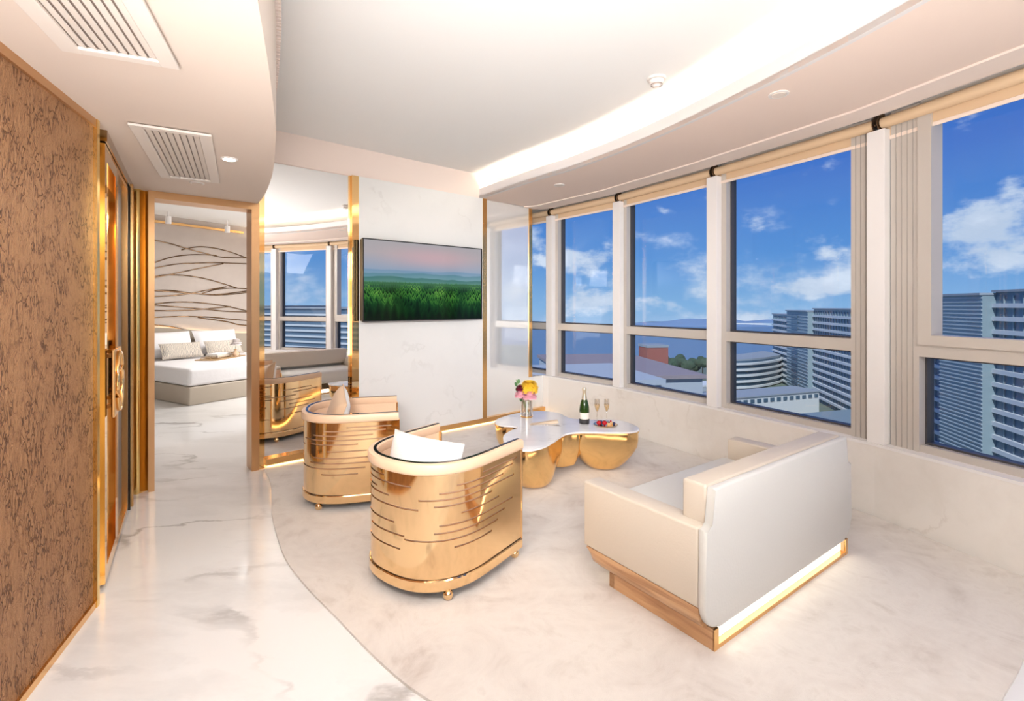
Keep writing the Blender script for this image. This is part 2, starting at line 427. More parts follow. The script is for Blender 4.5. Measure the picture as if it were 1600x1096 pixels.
def catmull(pts, per=8, closed=False):
    n = len(pts); out = []
    rng = range(n) if closed else range(n-1)
    for i in rng:
        g = (lambda j: pts[j % n]) if closed else (lambda j: pts[min(max(j, 0), n-1)])
        p0, p1, p2, p3 = g(i-1), g(i), g(i+1), g(i+2)
        for k in range(per):
            s = k/per
            out.append(tuple(.5*(2*b+(c-a)*s+(2*a-5*b+4*c-d)*s*s+(3*b-a-3*c+d)*s**3) for a, b, c, d in zip(p0, p1, p2, p3)))
    if not closed: out.append(tuple(pts[-1]))
    return out
def copy_tree(o, parent=None):
    c = o.copy(); COL.objects.link(c)
    if parent: c.parent = parent
    for ch in list(o.children): copy_tree(ch, c)
    return c
def at(px, py, z):      # room point at height z seen at a pixel of the photograph
    d = (H-z)*F/(py-477); return ((px-800)/F*d, d)

# ------------------------------------------------------------------ room geometry
U = Vector((.762, .6475)).normalized(); NW = Vector((U.y, -U.x))      # along the front wall, and its normal into the room
W0 = Vector((-2.207, 4.086))
def tpx(p):
    r = (p-800)/F; return (r*W0.y-W0.x)/(U.x-U.y*r)
def WP(t, o=0.0): p = W0+U*t+NW*o; return (p.x, p.y)
def wbox(bm, t0, t1, o0, o1, z0, z1, bevel=0.0):
    c = W0+U*((t0+t1)/2)+NW*((o0+o1)/2)
    return box(bm, (c.x, c.y, (z0+z1)/2), (t1-t0, abs(o1-o0), z1-z0), math.atan2(U.y, U.x), bevel)
T = {k: tpx(v) for k, v in dict(jl0=231, jl1=241, jr0=392, jr1=404, m0=413, p0=545, p1=557.5, q0=750.5, q1=757, e0=826, e1=831, c=848).items()}
ZC, ZS, ZL = 2.92, 2.64, 2.26    # ceiling, window soffit, low soffit
# window line (inner face of the low wall), from the front corner round towards the camera's right
V = [(.40, 6.30), (.471, 6.246), (1.156, 5.395), (1.788, 4.347), (2.396, 3.195), (2.84, 1.87), (3.10, .50), (3.18, -.90), (3.14, -2.5)]
V[0] = WP(T['c'])
E = Vector((-1.926, 2.247)); A = Vector((-2.01, 2.389)); B = Vector((-2.76, 3.516))
RB = (-1.06, 0.0)

bm = BM(); prism(bm, [(-9, -3.2), (3.45, -3.2), (3.45, .5), (2.95, 2.6), (1.6, 5.1), (.8, 6.6), (-.5, 8.0), (-3, 12.5), (-9, 12.5)], -.15, 0)
tag(obj('floor', bm, 'floor_marble'), 'polished white marble floor with grey veins', kind='structure')

edge = catmull([(-2.10, 4.10), (-1.90, 3.80), (-1.70, 3.42), (-1.565, 3.16), (-1.29, 2.72), (-1.098, 2.479), (-.829, 2.2), (-.305, 1.71), (.25, 1.47), (.85, 1.38), (1.42, 1.50), (1.75, 1.72), (2.05, 1.93), (2.50, 2.30), (2.62, 2.44)], 8)
cp = edge + [(2.585, 2.55), (2.38, 3.185), (1.772, 4.337), (1.14, 5.385), (.455, 6.236), WP(T['c']-.02, .012), WP(T['m0'], .012)]
bm = BM(); prism(bm, cp, 0.0, .012)
tag(obj('carpet', bm, 'carpet'), 'pale beige swirled carpet with a curved edge laid over the marble floor', 'carpet')

# main ceiling and an unseen slab added to stop sunlight leaking in
bm = BM(); prism(bm, [(-9.5, -3.4), (3.6, -3.4), (3.6, .7), (3.1, 2.7), (1.85, 5.3), (1.0, 6.8), (-.5, 8.3), (-.8, 13), (-9.5, 13)], 3.3, 3.4)
tag(obj('ceiling', bm, 'ceiling_paint'), 'unseen slab added above the rooms against sun leaks', kind='structure')
bm = BM(); prism(bm, [(-2.9, -3.2), (3.6, -3.2), (3.6, .7), (3.1, 2.7), (1.85, 5.3), (1.0, 6.8), (-.1, 7.55), WP(-.9, -.1), (-2.9, 2.5)], ZC, ZC+.15)
tag(obj('ceiling', bm, 'ceiling_paint'), 'main white ceiling', kind='structure')

# low curved soffit over the hallway
sc = catmull([(-2.185, 4.13), (-1.958, 3.816), (-1.586, 3.198), (-1.231, 2.52), (-1.084, 2.208), (-.889, 1.769), (-.74, 1.417), (-.55, .95), (-.40, .4), (-.34, -.3), (-.40, -1.4), (-.5, -2.5)], 8)
left_side = [(-1.35, -2.5), RB, (-1.719, 1.71), tuple(E), tuple(A), tuple(B), (-2.72, 3.60)]
hall = sc + [(-1.45, -2.5), (-1.16, -.05), (-2.02, 2.22), (-2.12, 2.36), (-2.86, 3.50), WP(tpx(205), -.05), WP(T['jr1'], -.02)]
tr = struct('trim_1', 'low dropped ceiling over the hallway with a curved edge')
bm = BM(); prism(bm, hall, ZL, ZC+.02)
obj('dropped_ceiling', bm, 'soffit_led_tint', tr, 20)
# ribbed strip below the main ceiling along the curved fascia
bm = BM()
rib = catmull([(p[0], p[1]) for p in sc[6:72]], 6)
acc_l = 0; last = rib[0]
sweep(bm, [p for p in sc[6:72]], [(.002, 2.79), (-.0, 2.79), (.0, 2.90), (.014, 2.90), (.014, 2.89), (.002, 2.89)])
for i in range(1, len(rib)):
    d = math.dist(rib[i], last)
    if d > .026:
        a = math.atan2(rib[i][1]-last[1], rib[i][0]-last[0]); n = (math.sin(a), -math.cos(a))
        # the curve runs from the front wall towards the camera: the room is on its left
        box(bm, (rib[i][0]-n[0]*.012, rib[i][1]-n[1]*.012, 2.835), (.013, .024, .075), a); last = rib[i]
obj('ribbed_strip', bm, 'led_tinted_paint', tr, kind='stuff')

# soffit along the windows with cove light above
wc = catmull([WP(T['q0']-.02, -.02), (.237, 4.783), (.577, 4.36), (1.03, 3.62), (1.398, 2.782), (1.669, 1.965), (1.82, 1.1), (1.86, .2), (1.82, -1.0), (1.75, -2.5)], 8)
outer = [(3.30, -2.5), (3.34, -.9), (3.26, .52), (3.0, 1.93), (2.55, 3.27), (1.93, 4.43), (1.29, 5.49), (.58, 6.36), (.3, 6.6), WP(T['c'], -.02)]
tr2 = struct('trim_2', 'dropped ceiling along the windows with a lit cove above')
def off(path, o):
    return [(p[0]+n[0]*o, p[1]+n[1]*o) for p, n in zip(path, normals2(path))]
# wc runs from the front wall to the camera: the window side is on its left (offset negative)
gap_o = [(V[i][0], V[i][1]) for i in range(len(V)-1, -1, -1)]
inner_strip = [(2.90, -2.5), (2.93, -.9), (2.855, .47), (2.60, 1.80), (2.17, 3.08), (1.575, 4.20), (.95, 5.22), (.30, 6.00), WP(T['e0']-.1, .02)]
bm = BM(); prism(bm, wc + inner_strip, ZS, ZS+.03)
obj('underside', bm, 'window_soffit', tr2, 20)
strip = [(3.10, -2.5), (3.14, -.9), (3.06, .49), (2.80, 1.86), (2.355, 3.175), (1.75, 4.325), (1.12, 5.365), (.44, 6.20), WP(T['e1']+.02, .0)]
bm = BM(); prism(bm, inner_strip + strip[::-1], ZS-.012, ZS+.03)
obj('blind_pocket_strip', bm, 'led_tinted_paint', tr2)
bm = BM(); sweep(bm, wc, [(0, ZS-.001), (0, 2.752), (-.03, 2.752), (-.03, ZS-.001)])
obj('fascia', bm, 'fascia_paint', tr2, 20)
bm = BM(); sweep(bm, wc[1:], [(-.07, 2.675), (-.07, 2.69), (-.10, 2.69), (-.10, 2.675)])
obj('cove_light', bm, 'led_cove', tr2, 20, label='glowing cove light strip')
bm = BM(); prism(bm, wc + outer, ZS+.03, ZS+.034); obj('cove_shelf', bm, 'white_paint', tr2, 20)

# ------------------------------------------------------------------ front wall (television wall)
wf = struct('wall_front', 'front wall with marble, mirrors and gold strips')
bm = BM(); wbox(bm, T['jr1'], T['e1'], -.03, -.20, 0, 3.0); wbox(bm, T['e1']-.001, T['c'], -.03, -.20, 0, .47)
wbox(bm, -1.2, T['jr1']+.001, -.03, -.20, ZL+.0, 3.0)
obj('wall_core', bm, 'wall_paint', wf)
bm = BM(); wbox(bm, -.1, T['q0']+.02, -.03, .012, ZS, ZC); obj('painted_band', bm, 'led_tinted_paint', wf)
bm = BM(); wbox(bm, T['m0'], T['p0'], -.03, 0, .085, ZS-.001); obj('mirror_panel', bm, 'mirror', wf, label='wide mirror panel beside the bedroom doorway')
bm = BM(); wbox(bm, T['q1'], T['e0'], -.03, 0, .085, ZS-.001); wbox(bm, T['e0'], T['c'], -.03, 0, .085, .485)
obj('mirror_panel', bm, 'white_mirror', wf, label='narrow mirror panel beside the windows')
bm = BM(); wbox(bm, T['p1'], T['q0'], -.03, .045, .085, ZS-.001); obj('marble_panel', bm, 'wall_marble', wf, label='white marble panel behind the television')
bm = BM(); wbox(bm, T['p0']+.012, T['p1'], -.03, .048, .06, ZS-.001); wbox(bm, T['p0'], T['p0']+.014, -.03, .02, .06, ZS-.001); obj('gold_strip', bm, 'gold_mirror', wf)
bm = BM(); wbox(bm, T['q0'], T['q1'], -.03, .048, .06, ZS-.001); obj('gold_strip', bm, 'gold_trim', wf)
bm = BM(); wbox(bm, T['e0'], T['e1'], -.20, .008, .485, ZS-.001); obj('gold_strip', bm, 'gold_trim', wf)
bm = BM(); wbox(bm, T['jr1'], T['m0'], -.03, .01, .0, ZS-.001); obj('gold_strip', bm, 'gold_mirror', wf)
bb = struct('baseboard_front', 'gold baseboard with warm light underneath')
bm = BM(); wbox(bm, T['m0'], T['c']-.005, -.03, .055, .032, .085); obj('gold_board', bm, 'gold_trim', bb)
bm = BM(); wbox(bm, T['m0']+.01, T['c']-.01, -.0, .035, .026, .0315); obj('toe_light', bm, 'led_toe', bb, label='warm light strip under the baseboard')

# bedroom doorway frame
dr = struct('door_1', 'copper coloured frame of the bedroom doorway')
bm = BM(); wbox(bm, T['jl0'], T['jl1'], -.16, .03, 0, ZL); obj('jamb', bm, 'copper_frame', dr)
bm = BM(); wbox(bm, T['jr0'], T['jr1'], -.16, .03, 0, ZL); obj('jamb', bm, 'copper_frame', dr)
bm = BM(); wbox(bm, T['jl1'], T['jr0'], -.16, .03, ZL-.055, ZL); obj('header', bm, 'copper_frame', dr)

# ------------------------------------------------------------------ left side
wl = struct('wall_left', 'brown textured wall on the left')
def lbox(bm, P, Q, t0, t1, o0, o1, z0, z1, bevel=0.0):   # along P->Q, o positive into the room (to the right)
    P, Q = Vector(P), Vector(Q); d = (Q-P).normalized(); n = Vector((d.y, -d.x))
    c = P+d*((t0+t1)/2)+n*((o0+o1)/2)
    return box(bm, (c.x, c.y, (z0+z1)/2), (abs(t1-t0), abs(o1-o0), z1-z0), math.atan2(d.y, d.x), bevel)
LB = (E-Vector(RB)).length
bm = BM(); lbox(bm, RB, E, -.05, LB-.012, -.012, -.12, .03, 2.225); obj('textured_panel', bm, 'brown_relief', wl)
bm = BM(); lbox(bm, RB, E, -.05, LB, -.0, -.12, 2.225, ZL); obj('top_trim', bm, 'copper_frame', wl)
bm = BM(); lbox(bm, RB, E, -.05, LB, .0, -.12, 0, .03); obj('bottom_trim', bm, 'gold_trim', wl)
bm = BM(); lbox(bm, RB, E, LB-.012, LB+.012, .004, -.12, 0, ZL); obj('gold_edge', bm, 'gold_deep', wl)
bm = BM(); box(bm, (-1.13, -1.3, 1.4), (.1, 2.6, 2.9)); obj('plain_wall', bm, 'wall_paint', wl)

dl = struct('door_2', 'gold sliding door with dark textured panel in the hallway')
L = (B-A).length
bm = BM(); lbox(bm, E, A, .0, (A-E).length+.02, -.05, -.07, 0, ZL); obj('mirror_sliver', bm, 'mirror', dl)
bm = BM(); lbox(bm, A, B, -.12, L+.1, -.085, -.14, 0, ZL); obj('backing', bm, 'bronze_mirror', dl)
bm = BM(); lbox(bm, A, B, .00, .06, -.08, .00, .02, 2.2); lbox(bm, A, B, .40, .46, -.08, .0, .02, 2.2); lbox(bm, A, B, .06, .40, -.08, 0, .02, .09); lbox(bm, A, B, .06, .40, -.08, 0, 2.12, 2.2)
obj('door_frame', bm, 'gold_mirror', dl)
bm = BM(); lbox(bm, A, B, .06, .40, -.08, -.035, .09, 2.12); obj('door_panel', bm, 'bronze_mirror', dl)
hd_bm = BM(); lbox(hd_bm, A, B, .10, .38, .012, .028, .82, 1.17, .006)
hd = obj('handle', hd_bm, 'gold_trim', dl, label='large flat gold handle plate')
d2 = (B-A).normalized(); n2v = Vector((d2.y, -d2.x))
pts = []
for k in range(24):
    a = 2*PI*k/24; p = A+d2*(.24+.10*math.cos(a))+n2v*.034; pts.append((p.x, p.y, .995+.155*math.sin(a)))
bm = BM(); tube(bm, pts, .010, 8, True); obj('handle_ring', bm, 'gold_mirror', hd, 60)
bm = BM()
for z in (.86, 1.13): lbox(bm, A, B, .22, .26, -.04, .014, z-.01, z+.01)
obj('handle_post', bm, 'gold_trim', hd)
bm = BM(); lbox(bm, A, B, .52, 1.02, -.075, -.03, .05, 2.17); obj('textured_panel', bm, 'dark_relief', dl)
bm = BM()
for a0, a1 in ((.47, .52), (1.02, 1.07)): lbox(bm, A, B, a0, a1, -.08, .0, .02, 2.2)
lbox(bm, A, B, .52, 1.02, -.08, -.0, .02, .05); lbox(bm, A, B, .52, 1.02, -.08, -.0, 2.17, 2.2)
obj('panel_frame', bm, 'gold_trim', dl)
bm = BM(); lbox(bm, A, B, 1.09, 1.14, -.08, .01, 0, 2.22); obj('dark_stile', bm, 'black_gloss', dl)
bm = BM(); lbox(bm, A, B, 1.15, 1.20, -.08, .02, 0, 2.24); lbox(bm, A, B, 1.24, 1.27, -.08, .0, 0, ZL); obj('gold_stile', bm, 'gold_trim', dl)
bm = BM(); lbox(bm, A, B, -.02, L, -.08, .01, 2.205, ZL); obj('top_rail', bm, 'bronze_mirror', dl)
# folded gold mirror panel between the sliding door and the bedroom door
bm = BM()
P0 = Vector(WP(T['jl0'], .0)); n = 10
Bq = Vector(WP(tpx(205), .0))
path = []
for k in range(n+1):
    s = k/n; p = Bq.lerp(P0, s); path.append((p.x+NW.x*(.025*math.sin(s*PI*1.5)), p.y+NW.y*(.025*math.sin(s*PI*1.5))))
sweep(bm, path, [(.0, 0), (.0, ZL), (-.02, ZL), (-.02, 0)])
obj('rippled_mirror', bm, 'gold_deep', dl, 60)

# vents in the hallway ceiling
def vent(label, P, Q, width, n_blade):   # P->Q along the blades, width to the left of travel
    P, Q = Vector(P), Vector(Q); ln = (Q-P).length; ang = math.atan2(Q.y-P.y, Q.x-P.x); c = (P+Q)/2
    nl = Vector((-(Q-P).y, (Q-P).x)).normalized(); c = c+nl*width/2
    o = thing('air_vent', label, 'vent', (c.x, c.y, ZL-.012), ang)
    bm = BM(); fr = .055
    for y in (-1, 1): box(bm, (0, y*(width/2-fr/2), 0), (ln, fr, .012), bevel=.003)
    for x in (-1, 1): box(bm, (x*(ln/2-.02), 0, 0), (.04, width-2*fr+.002, .012), bevel=.003)
    obj('frame', bm, 'vent_white', o)
    bm = BM(); box(bm, (0, 0, .010), (ln-.08, width-2*fr, .003)); obj('backing', bm, 'vent_dark', o)
    ws = width-2*fr; proto = None
    for k in range(n_blade):
        y = -ws/2+ws*(k+.5)/n_blade
        if proto is None:
            bm = BM(); box(bm, (0, 0, 0), (ln-.084, ws/n_blade*.92, .0025), mtx=Matrix.Translation((0, 0, .004)) @ Matrix.Rotation(math.radians(20), 4, 'X'))
            b_ = obj('blade', bm, 'vent_white', o); b_.location = (0, y, 0); proto = b_
        else:
            b_ = proto.copy(); COL.objects.link(b_); b_.parent = o; b_.location = (0, y, 0)
    return o
vent('long white ceiling air vent beside the lit downlight over the hallway', (-1.501, 2.417), (-2.026, 3.355), .335, 8)
vent('large white ceiling air vent nearest the camera at the top left', (-.77, .75), (-1.190, 1.734), .33, 8)

def disc_thing(name, label, cat, x, y, z, r, lamp=False, deep=False):
    o = thing(name, label, cat, (x, y, z))
    bm = BM(); lathe(bm, [(0, -.002), (r*.72, -.002), (r*.78, -.007), (r, -.005), (r, .0), (0, .0)], seg=32)
    obj('ring', bm, 'plastic_white' if not lamp else 'white_paint', o, 30)
    if lamp:
        bm = BM(); lathe(bm, [(0, -.009), (r*.6, -.009), (r*.66, -.004), (0, -.004)], seg=24); obj('lamp', bm, 'lamp_on', o, 30, label='lit lamp')
    else:
        bm = BM(); lathe(bm, [(0, -.009), (r*.66, -.009), (r*.7, -.004), (0, -.004)], seg=24); obj('cover', bm, 'soffit_led_tint', o, 30)
    return o
disc_thing('downlight', 'lit recessed downlight in the low ceiling over the hallway', 'downlight', -1.66, 2.839, ZL, .045, True)
disc_thing('sprinkler_cover', 'small unlit round cover in the low hallway ceiling behind the vent', 'sprinkler cover', -2.215, 3.40, ZL, .045)
disc_thing('ceiling_speaker', 'round unlit cover in the window ceiling above the sofa', 'ceiling speaker', 1.566, 2.84, ZS, .055)
disc_thing('ceiling_speaker', 'round unlit cover in the window ceiling near the television wall', 'ceiling speaker', .488, 4.986, ZS, .055)
sd = thing('smoke_detector', 'round white smoke detector on the main ceiling', 'smoke detector', (.968, 3.237, ZC))
bm = BM(); lathe(bm, [(0, -.014), (.058, -.014), (.062, -.010), (.062, 0), (0, 0)], seg=32); obj('base', bm, 'plastic_white', sd, 30)
bm = BM(); lathe(bm, [(0, -.058), (.018, -.058), (.024, -.050), (.034, -.046), (.046, -.032), (.048, -.016), (0, -.014)], seg=32); sens = obj('sensor', bm, 'plastic_white', sd, 30)
bm = BM(); lathe(bm, [(.0375, -.049), (.0385, -.040), (.030, -.036), (.028, -.049)], seg=32); obj('slot_ring', bm, 'vent_dark', sens, 30)

# ------------------------------------------------------------------ windows, low wall
wr = struct('wall_right', 'low marble wall under the windows')
for i in range(len(V)-1):
    P, Q = Vector(V[i]), Vector(V[i+1]); d = (Q-P).normalized(); n = Vector((-d.y, d.x))   # outwards
    ln = (Q-P).length
    bm = BM()
    prism(bm, [tuple(P), tuple(P+n*.05), tuple(Q+n*.05), tuple(Q)], 0, .468); obj('marble_panel', bm, 'sill_marble', wr)
    bm = BM(); prism(bm, [tuple(P+n*.05-d*.02), tuple(P+n*.24-d*.04), tuple(Q+n*.24+d*.04), tuple(Q+n*.05)], -.1, .468); obj('wall_core', bm, 'wall_paint', wr)
    bm = BM(); prism(bm, [tuple(P-n*.004), tuple(P+n*.24-d*.03), tuple(Q+n*.24+d*.03), tuple(Q-n*.004)], .468, .485); obj('sill', bm, 'post_white', wr)
bays = []   # (P, Q, far jamb width, near jamb width, sash?)
VV = [(-.22, 6.98)] + V[1:]
JW = [(.06, .05), (.05, .045), (.045, .03), (.05, .125), (.165, .06), (.07, .06), (.06, .06), (.06, .06)]
for i in range(len(VV)-1):
    P, Q = Vector(VV[i]), Vector(VV[i+1]); d = (Q-P).normalized(); n = Vector((-d.y, d.x)); ln = (Q-P).length
    wn = struct('window_%d' % (i+1), 'tall window bay in the curved window wall')
    far, near = JW[i]
    hw = .055
    def fb(bm, a0, a1, o0, o1, z0, z1):
        c = P+d*((a0+a1)/2)+n*((o0+o1)/2); box(bm, (c.x, c.y, (z0+z1)/2), (a1-a0, o1-o0, z1-z0), math.atan2(d.y, d.x))
    a, b = hw, ln-hw
    GZ0, TZ0, TZ1, GZ1 = .53, 1.08, 1.165, 2.60
    bm = BM(); fb(bm, a, a+far, .07, .20, .485, 2.66); obj('jamb', bm, 'frame_beige', wn)
    bm = BM(); fb(bm, b-near, b, .07, .20, .485, 2.66); obj('jamb', bm, 'frame_beige', wn)
    bm = BM(); fb(bm, a+far, b-near, .07, .20, TZ0, TZ1); obj('transom', bm, 'frame_beige', wn)
    bm = BM(); fb(bm, a+far, b-near, .085, .20, .485, GZ0); obj('bottom_rail', bm, 'frame_beige', wn)
    bm = BM(); fb(bm, a+far, b-near, .085, .20, GZ1, 2.95); fb(bm, -.05, ln+.05, .12, .24, 2.62, 3.05); obj('head', bm, 'frame_beige', wn)
    # dark gasket frames round both panes
    for z0, z1, nm in ((GZ0, TZ0, 'lower'), (TZ1, GZ1, 'upper')):
        bm = BM(); g = .012
        fb(bm, a+far, a+far+g, .125, .19, z0, z1); fb(bm, b-near-g, b-near, .125, .19, z0, z1)
        fb(bm, a+far+g, b-near-g, .125, .19, z0, z0+g); fb(bm, a+far+g, b-near-g, .125, .19, z1-g, z1)
        obj('gasket', bm, 'frame_dark', wn)
        bm = BM(); fb(bm, a+far+g, b-near-g, .158, .162, z0+g, z1-g); obj('pane', bm, 'window_glass', wn)
    # grooves on wide jambs
    bm = BM()
    for s0, s1, base in ((a, a+far, far), (b-near, b, near)):
        if base > .1:
            k = int(base/.03)
            for j in range(1, k): fb(bm, s0+j*base/k-.0015, s0+j*base/k+.0015, .066, .0705, .49, 2.6)
    if len(bm.verts): obj('groove', bm, 'frame_groove', wn, kind='stuff')
    else: bm.free()
    if i == 4:
        bm = BM(); s0, s1 = a+far-.0, b-near
        fb(bm, s0, s0+.075, .055, .16, TZ1-.01, 2.6); fb(bm, s1-.06, s1, .055, .16, TZ1-.01, 2.6); fb(bm, s0+.075, s1-.06, .055, .16, TZ1-.01, TZ1+.05)
        obj('sash', bm, 'frame_beige', wn)
    # white post at the far end of the bay
    c = P; av = d if i == 0 else (d+(P-Vector(VV[i-1])).normalized()).normalized(); nn_ = Vector((-av.y, av.x))
    c2 = P+nn_*.06
    bm = BM(); box(bm, (c2.x, c2.y, 1.52), (.108, .105, 2.07), math.atan2(av.y, av.x), .003); obj('post', bm, 'post_white', wn)
    # roller blind
    m_ = (P+Q)/2+n*.045
    rb = thing('roller_blind', 'x', 'blind', (m_.x, m_.y, 2.50), math.atan2(d.y, d.x), 'rolled-up blinds above the windows')
    L_ = ln-.045
    bm = BM(); lathe(bm, [(0, -L_/2), (.036, -L_/2), (.036, L_/2), (0, L_/2)], seg=20, mtx=Matrix.Translation((0, 0, .10)) @ Matrix.Rotation(PI/2, 4, 'Y'))
    rl = obj('roll', bm, 'blind_fabric', rb, 40)
    bm = BM(); box(bm, (0, .028, .045), (L_-.01, .003, .095)); obj('fabric', bm, 'blind_fabric', rb)
    bm = BM(); box(bm, (0, .028, .0), (L_-.01, .012, .024), bevel=.003); obj('bottom_bar', bm, 'blind_bar', rb)
    for sgn in (-1, 1):
        bm = BM(); lathe(bm, [(0, -.003), (.048, -.003), (.048, .003), (0, .003)], seg=20, mtx=Matrix.Translation((sgn*(L_/2+.008), 0, .10)) @ Matrix.Rotation(PI/2, 4, 'Y'))
        lathe(bm, [(0, -.005), (.020, -.005), (.020, .005), (0, .005)], seg=16, mtx=Matrix.Translation((sgn*(L_/2+.008), 0, .10)) @ Matrix.Rotation(PI/2, 4, 'Y'))
        box(bm, (sgn*(L_/2+.008), 0, .14), (.008, .05, .05)); obj('bracket', bm, 'bronze_inlay', rl, 40)
    rb['label'] = ['tan roller blind of the narrow bay beside the mirror edge', 'rolled-up tan blind of the second bay from the mirror edge, behind the bottle',
                   'rolled-up tan blind above the window showing the sea and red walled building', 'rolled-up tan blind above the window bay behind the sofa',
                   'rolled-up tan blind of the nearest window at the right edge', 'rolled-up tan blind of the first bay outside the right edge',
                   'rolled-up tan blind seen only in the mirror', 'rolled-up tan blind at the back corner of the room'][i]
# back and side walls behind the camera
bm = BM(); box(bm, (1.0, -2.6, 1.45), (4.6, .2, 3.0)); tag(obj('wall_back', bm, 'wall_paint'), 'plain wall behind the camera', kind='structure')

# ------------------------------------------------------------------ television
to = .16
t0, t1 = (lambda f: (f(567), f(753)))(lambda p: ((lambda r: (r*(W0.y+NW.y*to)-(W0.x+NW.x*to))/(U.x-U.y*r))((p-800)/F)))
cx, cy = WP((t0+t1)/2, to); wtv = t1-t0; dmid = cy
zt0, zt1 = [H-(y-477)/F*(W0.y+U.y*t0+NW.y*to) for y in (503, 371.5)]
tv = thing('television', 'large black flat television showing a green forest, on the white marble wall', 'television', (cx, cy, (zt0+zt1)/2), math.atan2(U.y, U.x))
hh = zt1-zt0
bm = BM(); b_ = .010
for s in (-1, 1):
    box(bm, (s*(wtv/2-b_/2), .012, 0), (b_, .03, hh)); box(bm, (0, .012, s*(hh/2-b_/2)), (wtv-2*b_, .03, b_))
obj('bezel', bm, 'black', tv)
bm = BM(); box(bm, (0, .006, 0), (wtv-2*b_, .002, hh-2*b_)); obj('screen', bm, 'screen_picture', tv)
bm = BM(); box(bm, (0, .052, 0), (wtv-.012, .055, hh-.012)); box(bm, (0, .092, -.01), (wtv-.03, .03, hh-.05)); obj('housing', bm, 'black', tv)
bm = BM(); box(bm, (0, .108, 0), (.6, .008, .4)); obj('wall_bracket', bm, 'black', tv)

# ------------------------------------------------------------------ sofa
a = math.atan2(.584, .812)
sofa = thing('sofa', 'cream leather two-seat sofa on a lit wooden plinth with its back to the camera', 'sofa', (.809, 1.935, .012), a)
SL, SD, ov = 1.31, .68, .06     # plinth length, depth, side overhang; local x along the back, y forwards
z_ = lambda v: v-.012
def xz_prism(bm, pts, y0, y1, bevel=0.0, seg=3):
    a_ = [bm.verts.new((p[0], y0, p[1])) for p in pts]; b2 = [bm.verts.new((p[0], y1, p[1])) for p in pts]
    n = len(pts); f0 = bm.faces.new(a_); f1 = bm.faces.new(b2[::-1])
    for i in range(n): bm.faces.new((a_[i], b2[i], b2[(i+1) % n], a_[(i+1) % n]))
    if bevel: bmesh.ops.bevel(bm, geom=list(f0.edges)+list(f1.edges), offset=bevel, segments=seg, affect='EDGES', profile=.5)
    return bm
def arc(cx_, cz_, r, a0, a1, n=8): return [(cx_+r*math.cos(math.radians(a0+(a1-a0)*k/n)), cz_+r*math.sin(math.radians(a0+(a1-a0)*k/n))) for k in range(n+1)]
x0, x1 = -ov, SL+ov
R = .10; zb = .085
prof = arc(x0+R, zb+R, R, 180, 270) + arc(x1-R, zb+R, R, 270, 360) + [(x1, .497), (x1-ov, .497), (x1-ov, .652)] + [(x0+ov, .652), (x0+ov, .497), (x0, .497)]
bm = BM(); xz_prism(bm, prof, 0.0, .035, .012); obj('back_panel', bm, 'leather_lit', sofa, 35)
bm = BM(); box(bm, (SL/2, .0925, .535), (SL-.002, .115, .238), bevel=.014, seg=4); obj('back_cushion', bm, 'leather_shaded', sofa, 50)
for s, xx in ((-1, x0), (1, x1)):
    bm = BM(); xc = xx+.055*(-s)
    box(bm, (xc, .035+(SD-.035)/2, (.175+.497)/2), (.11, SD-.035, .497-.175), bevel=.010, seg=3); obj('armrest', bm, 'leather_shaded', sofa, 50)
bm = BM(); box(bm, (SL/2, .40, .285), (SL-.12, .62, .19), bevel=.035, seg=4); obj('seat_cushion', bm, 'leather_lit', sofa, 50)
# wooden apron curving in below each armrest
for s in (-1, 1):
    e = (lambda v: -ov+v) if s < 0 else (lambda v: SL+ov-v)
    pr = [(e(.002), .175), (e(.002), .165)] + [(e(.002+ov*(1-math.cos(math.radians(k*15)))*1.0), .165-.085*math.sin(math.radians(k*15))) for k in range(1, 7)] + [(e(.10), .08), (e(.10), .175)]
    bm = BM(); n_ = 20; rings = []
    ys = [.033+(SD-.02-.033)*k/n_ for k in range(n_+1)]
    for y in ys:
        k = max(0, (y-(SD-.13))/.11); k = min(k, 1); rise = (1-math.sqrt(max(0, 1-k*k)))*.085
        rings.append([bm.verts.new((p[0], y, min(.175, max(p[1], .08+rise)))) for p in pr])
    for A_, B_ in zip(rings, rings[1:]):
        for j in range(len(pr)): bm.faces.new((A_[j], A_[(j+1) % len(pr)], B_[(j+1) % len(pr)], B_[j]))
    bm.faces.new(rings[0]); bm.faces.new(rings[-1][::-1])
    obj('wooden_apron', bm, 'wood', sofa, 40)
bm = BM()
for xx in (.015, SL-.015): box(bm, (xx, .28+.0, .043-.0), (.03, .56, .086))
box(bm, (SL/2, .545, .043), (SL, .03, .086)); box(bm, (SL/2, .30, .082), (SL-.03, .5, .008))
obj('plinth', bm, 'wood', sofa)
bm = BM(); box(bm, (.015, .002, .043), (.03, .008, .086)); box(bm, (SL-.015, .002, .043), (.03, .008, .086)); box(bm, (SL/2, .01, .009), (SL-.06, .022, .018)); obj('gold_trim', bm, 'gold_trim', sofa)
bm = BM(); box(bm, (SL/2, .026, .050), (SL-.06, .006, .062)); obj('light_strip', bm, 'led_sofa', sofa, label='glowing light strip')
bm = BM(); box(bm, (SL/2, .562, .05), (SL-.06, .004, .05)); obj('light_strip', bm, 'led_sofa', sofa)
for ch in sofa.children:
    ch.location.z = 0

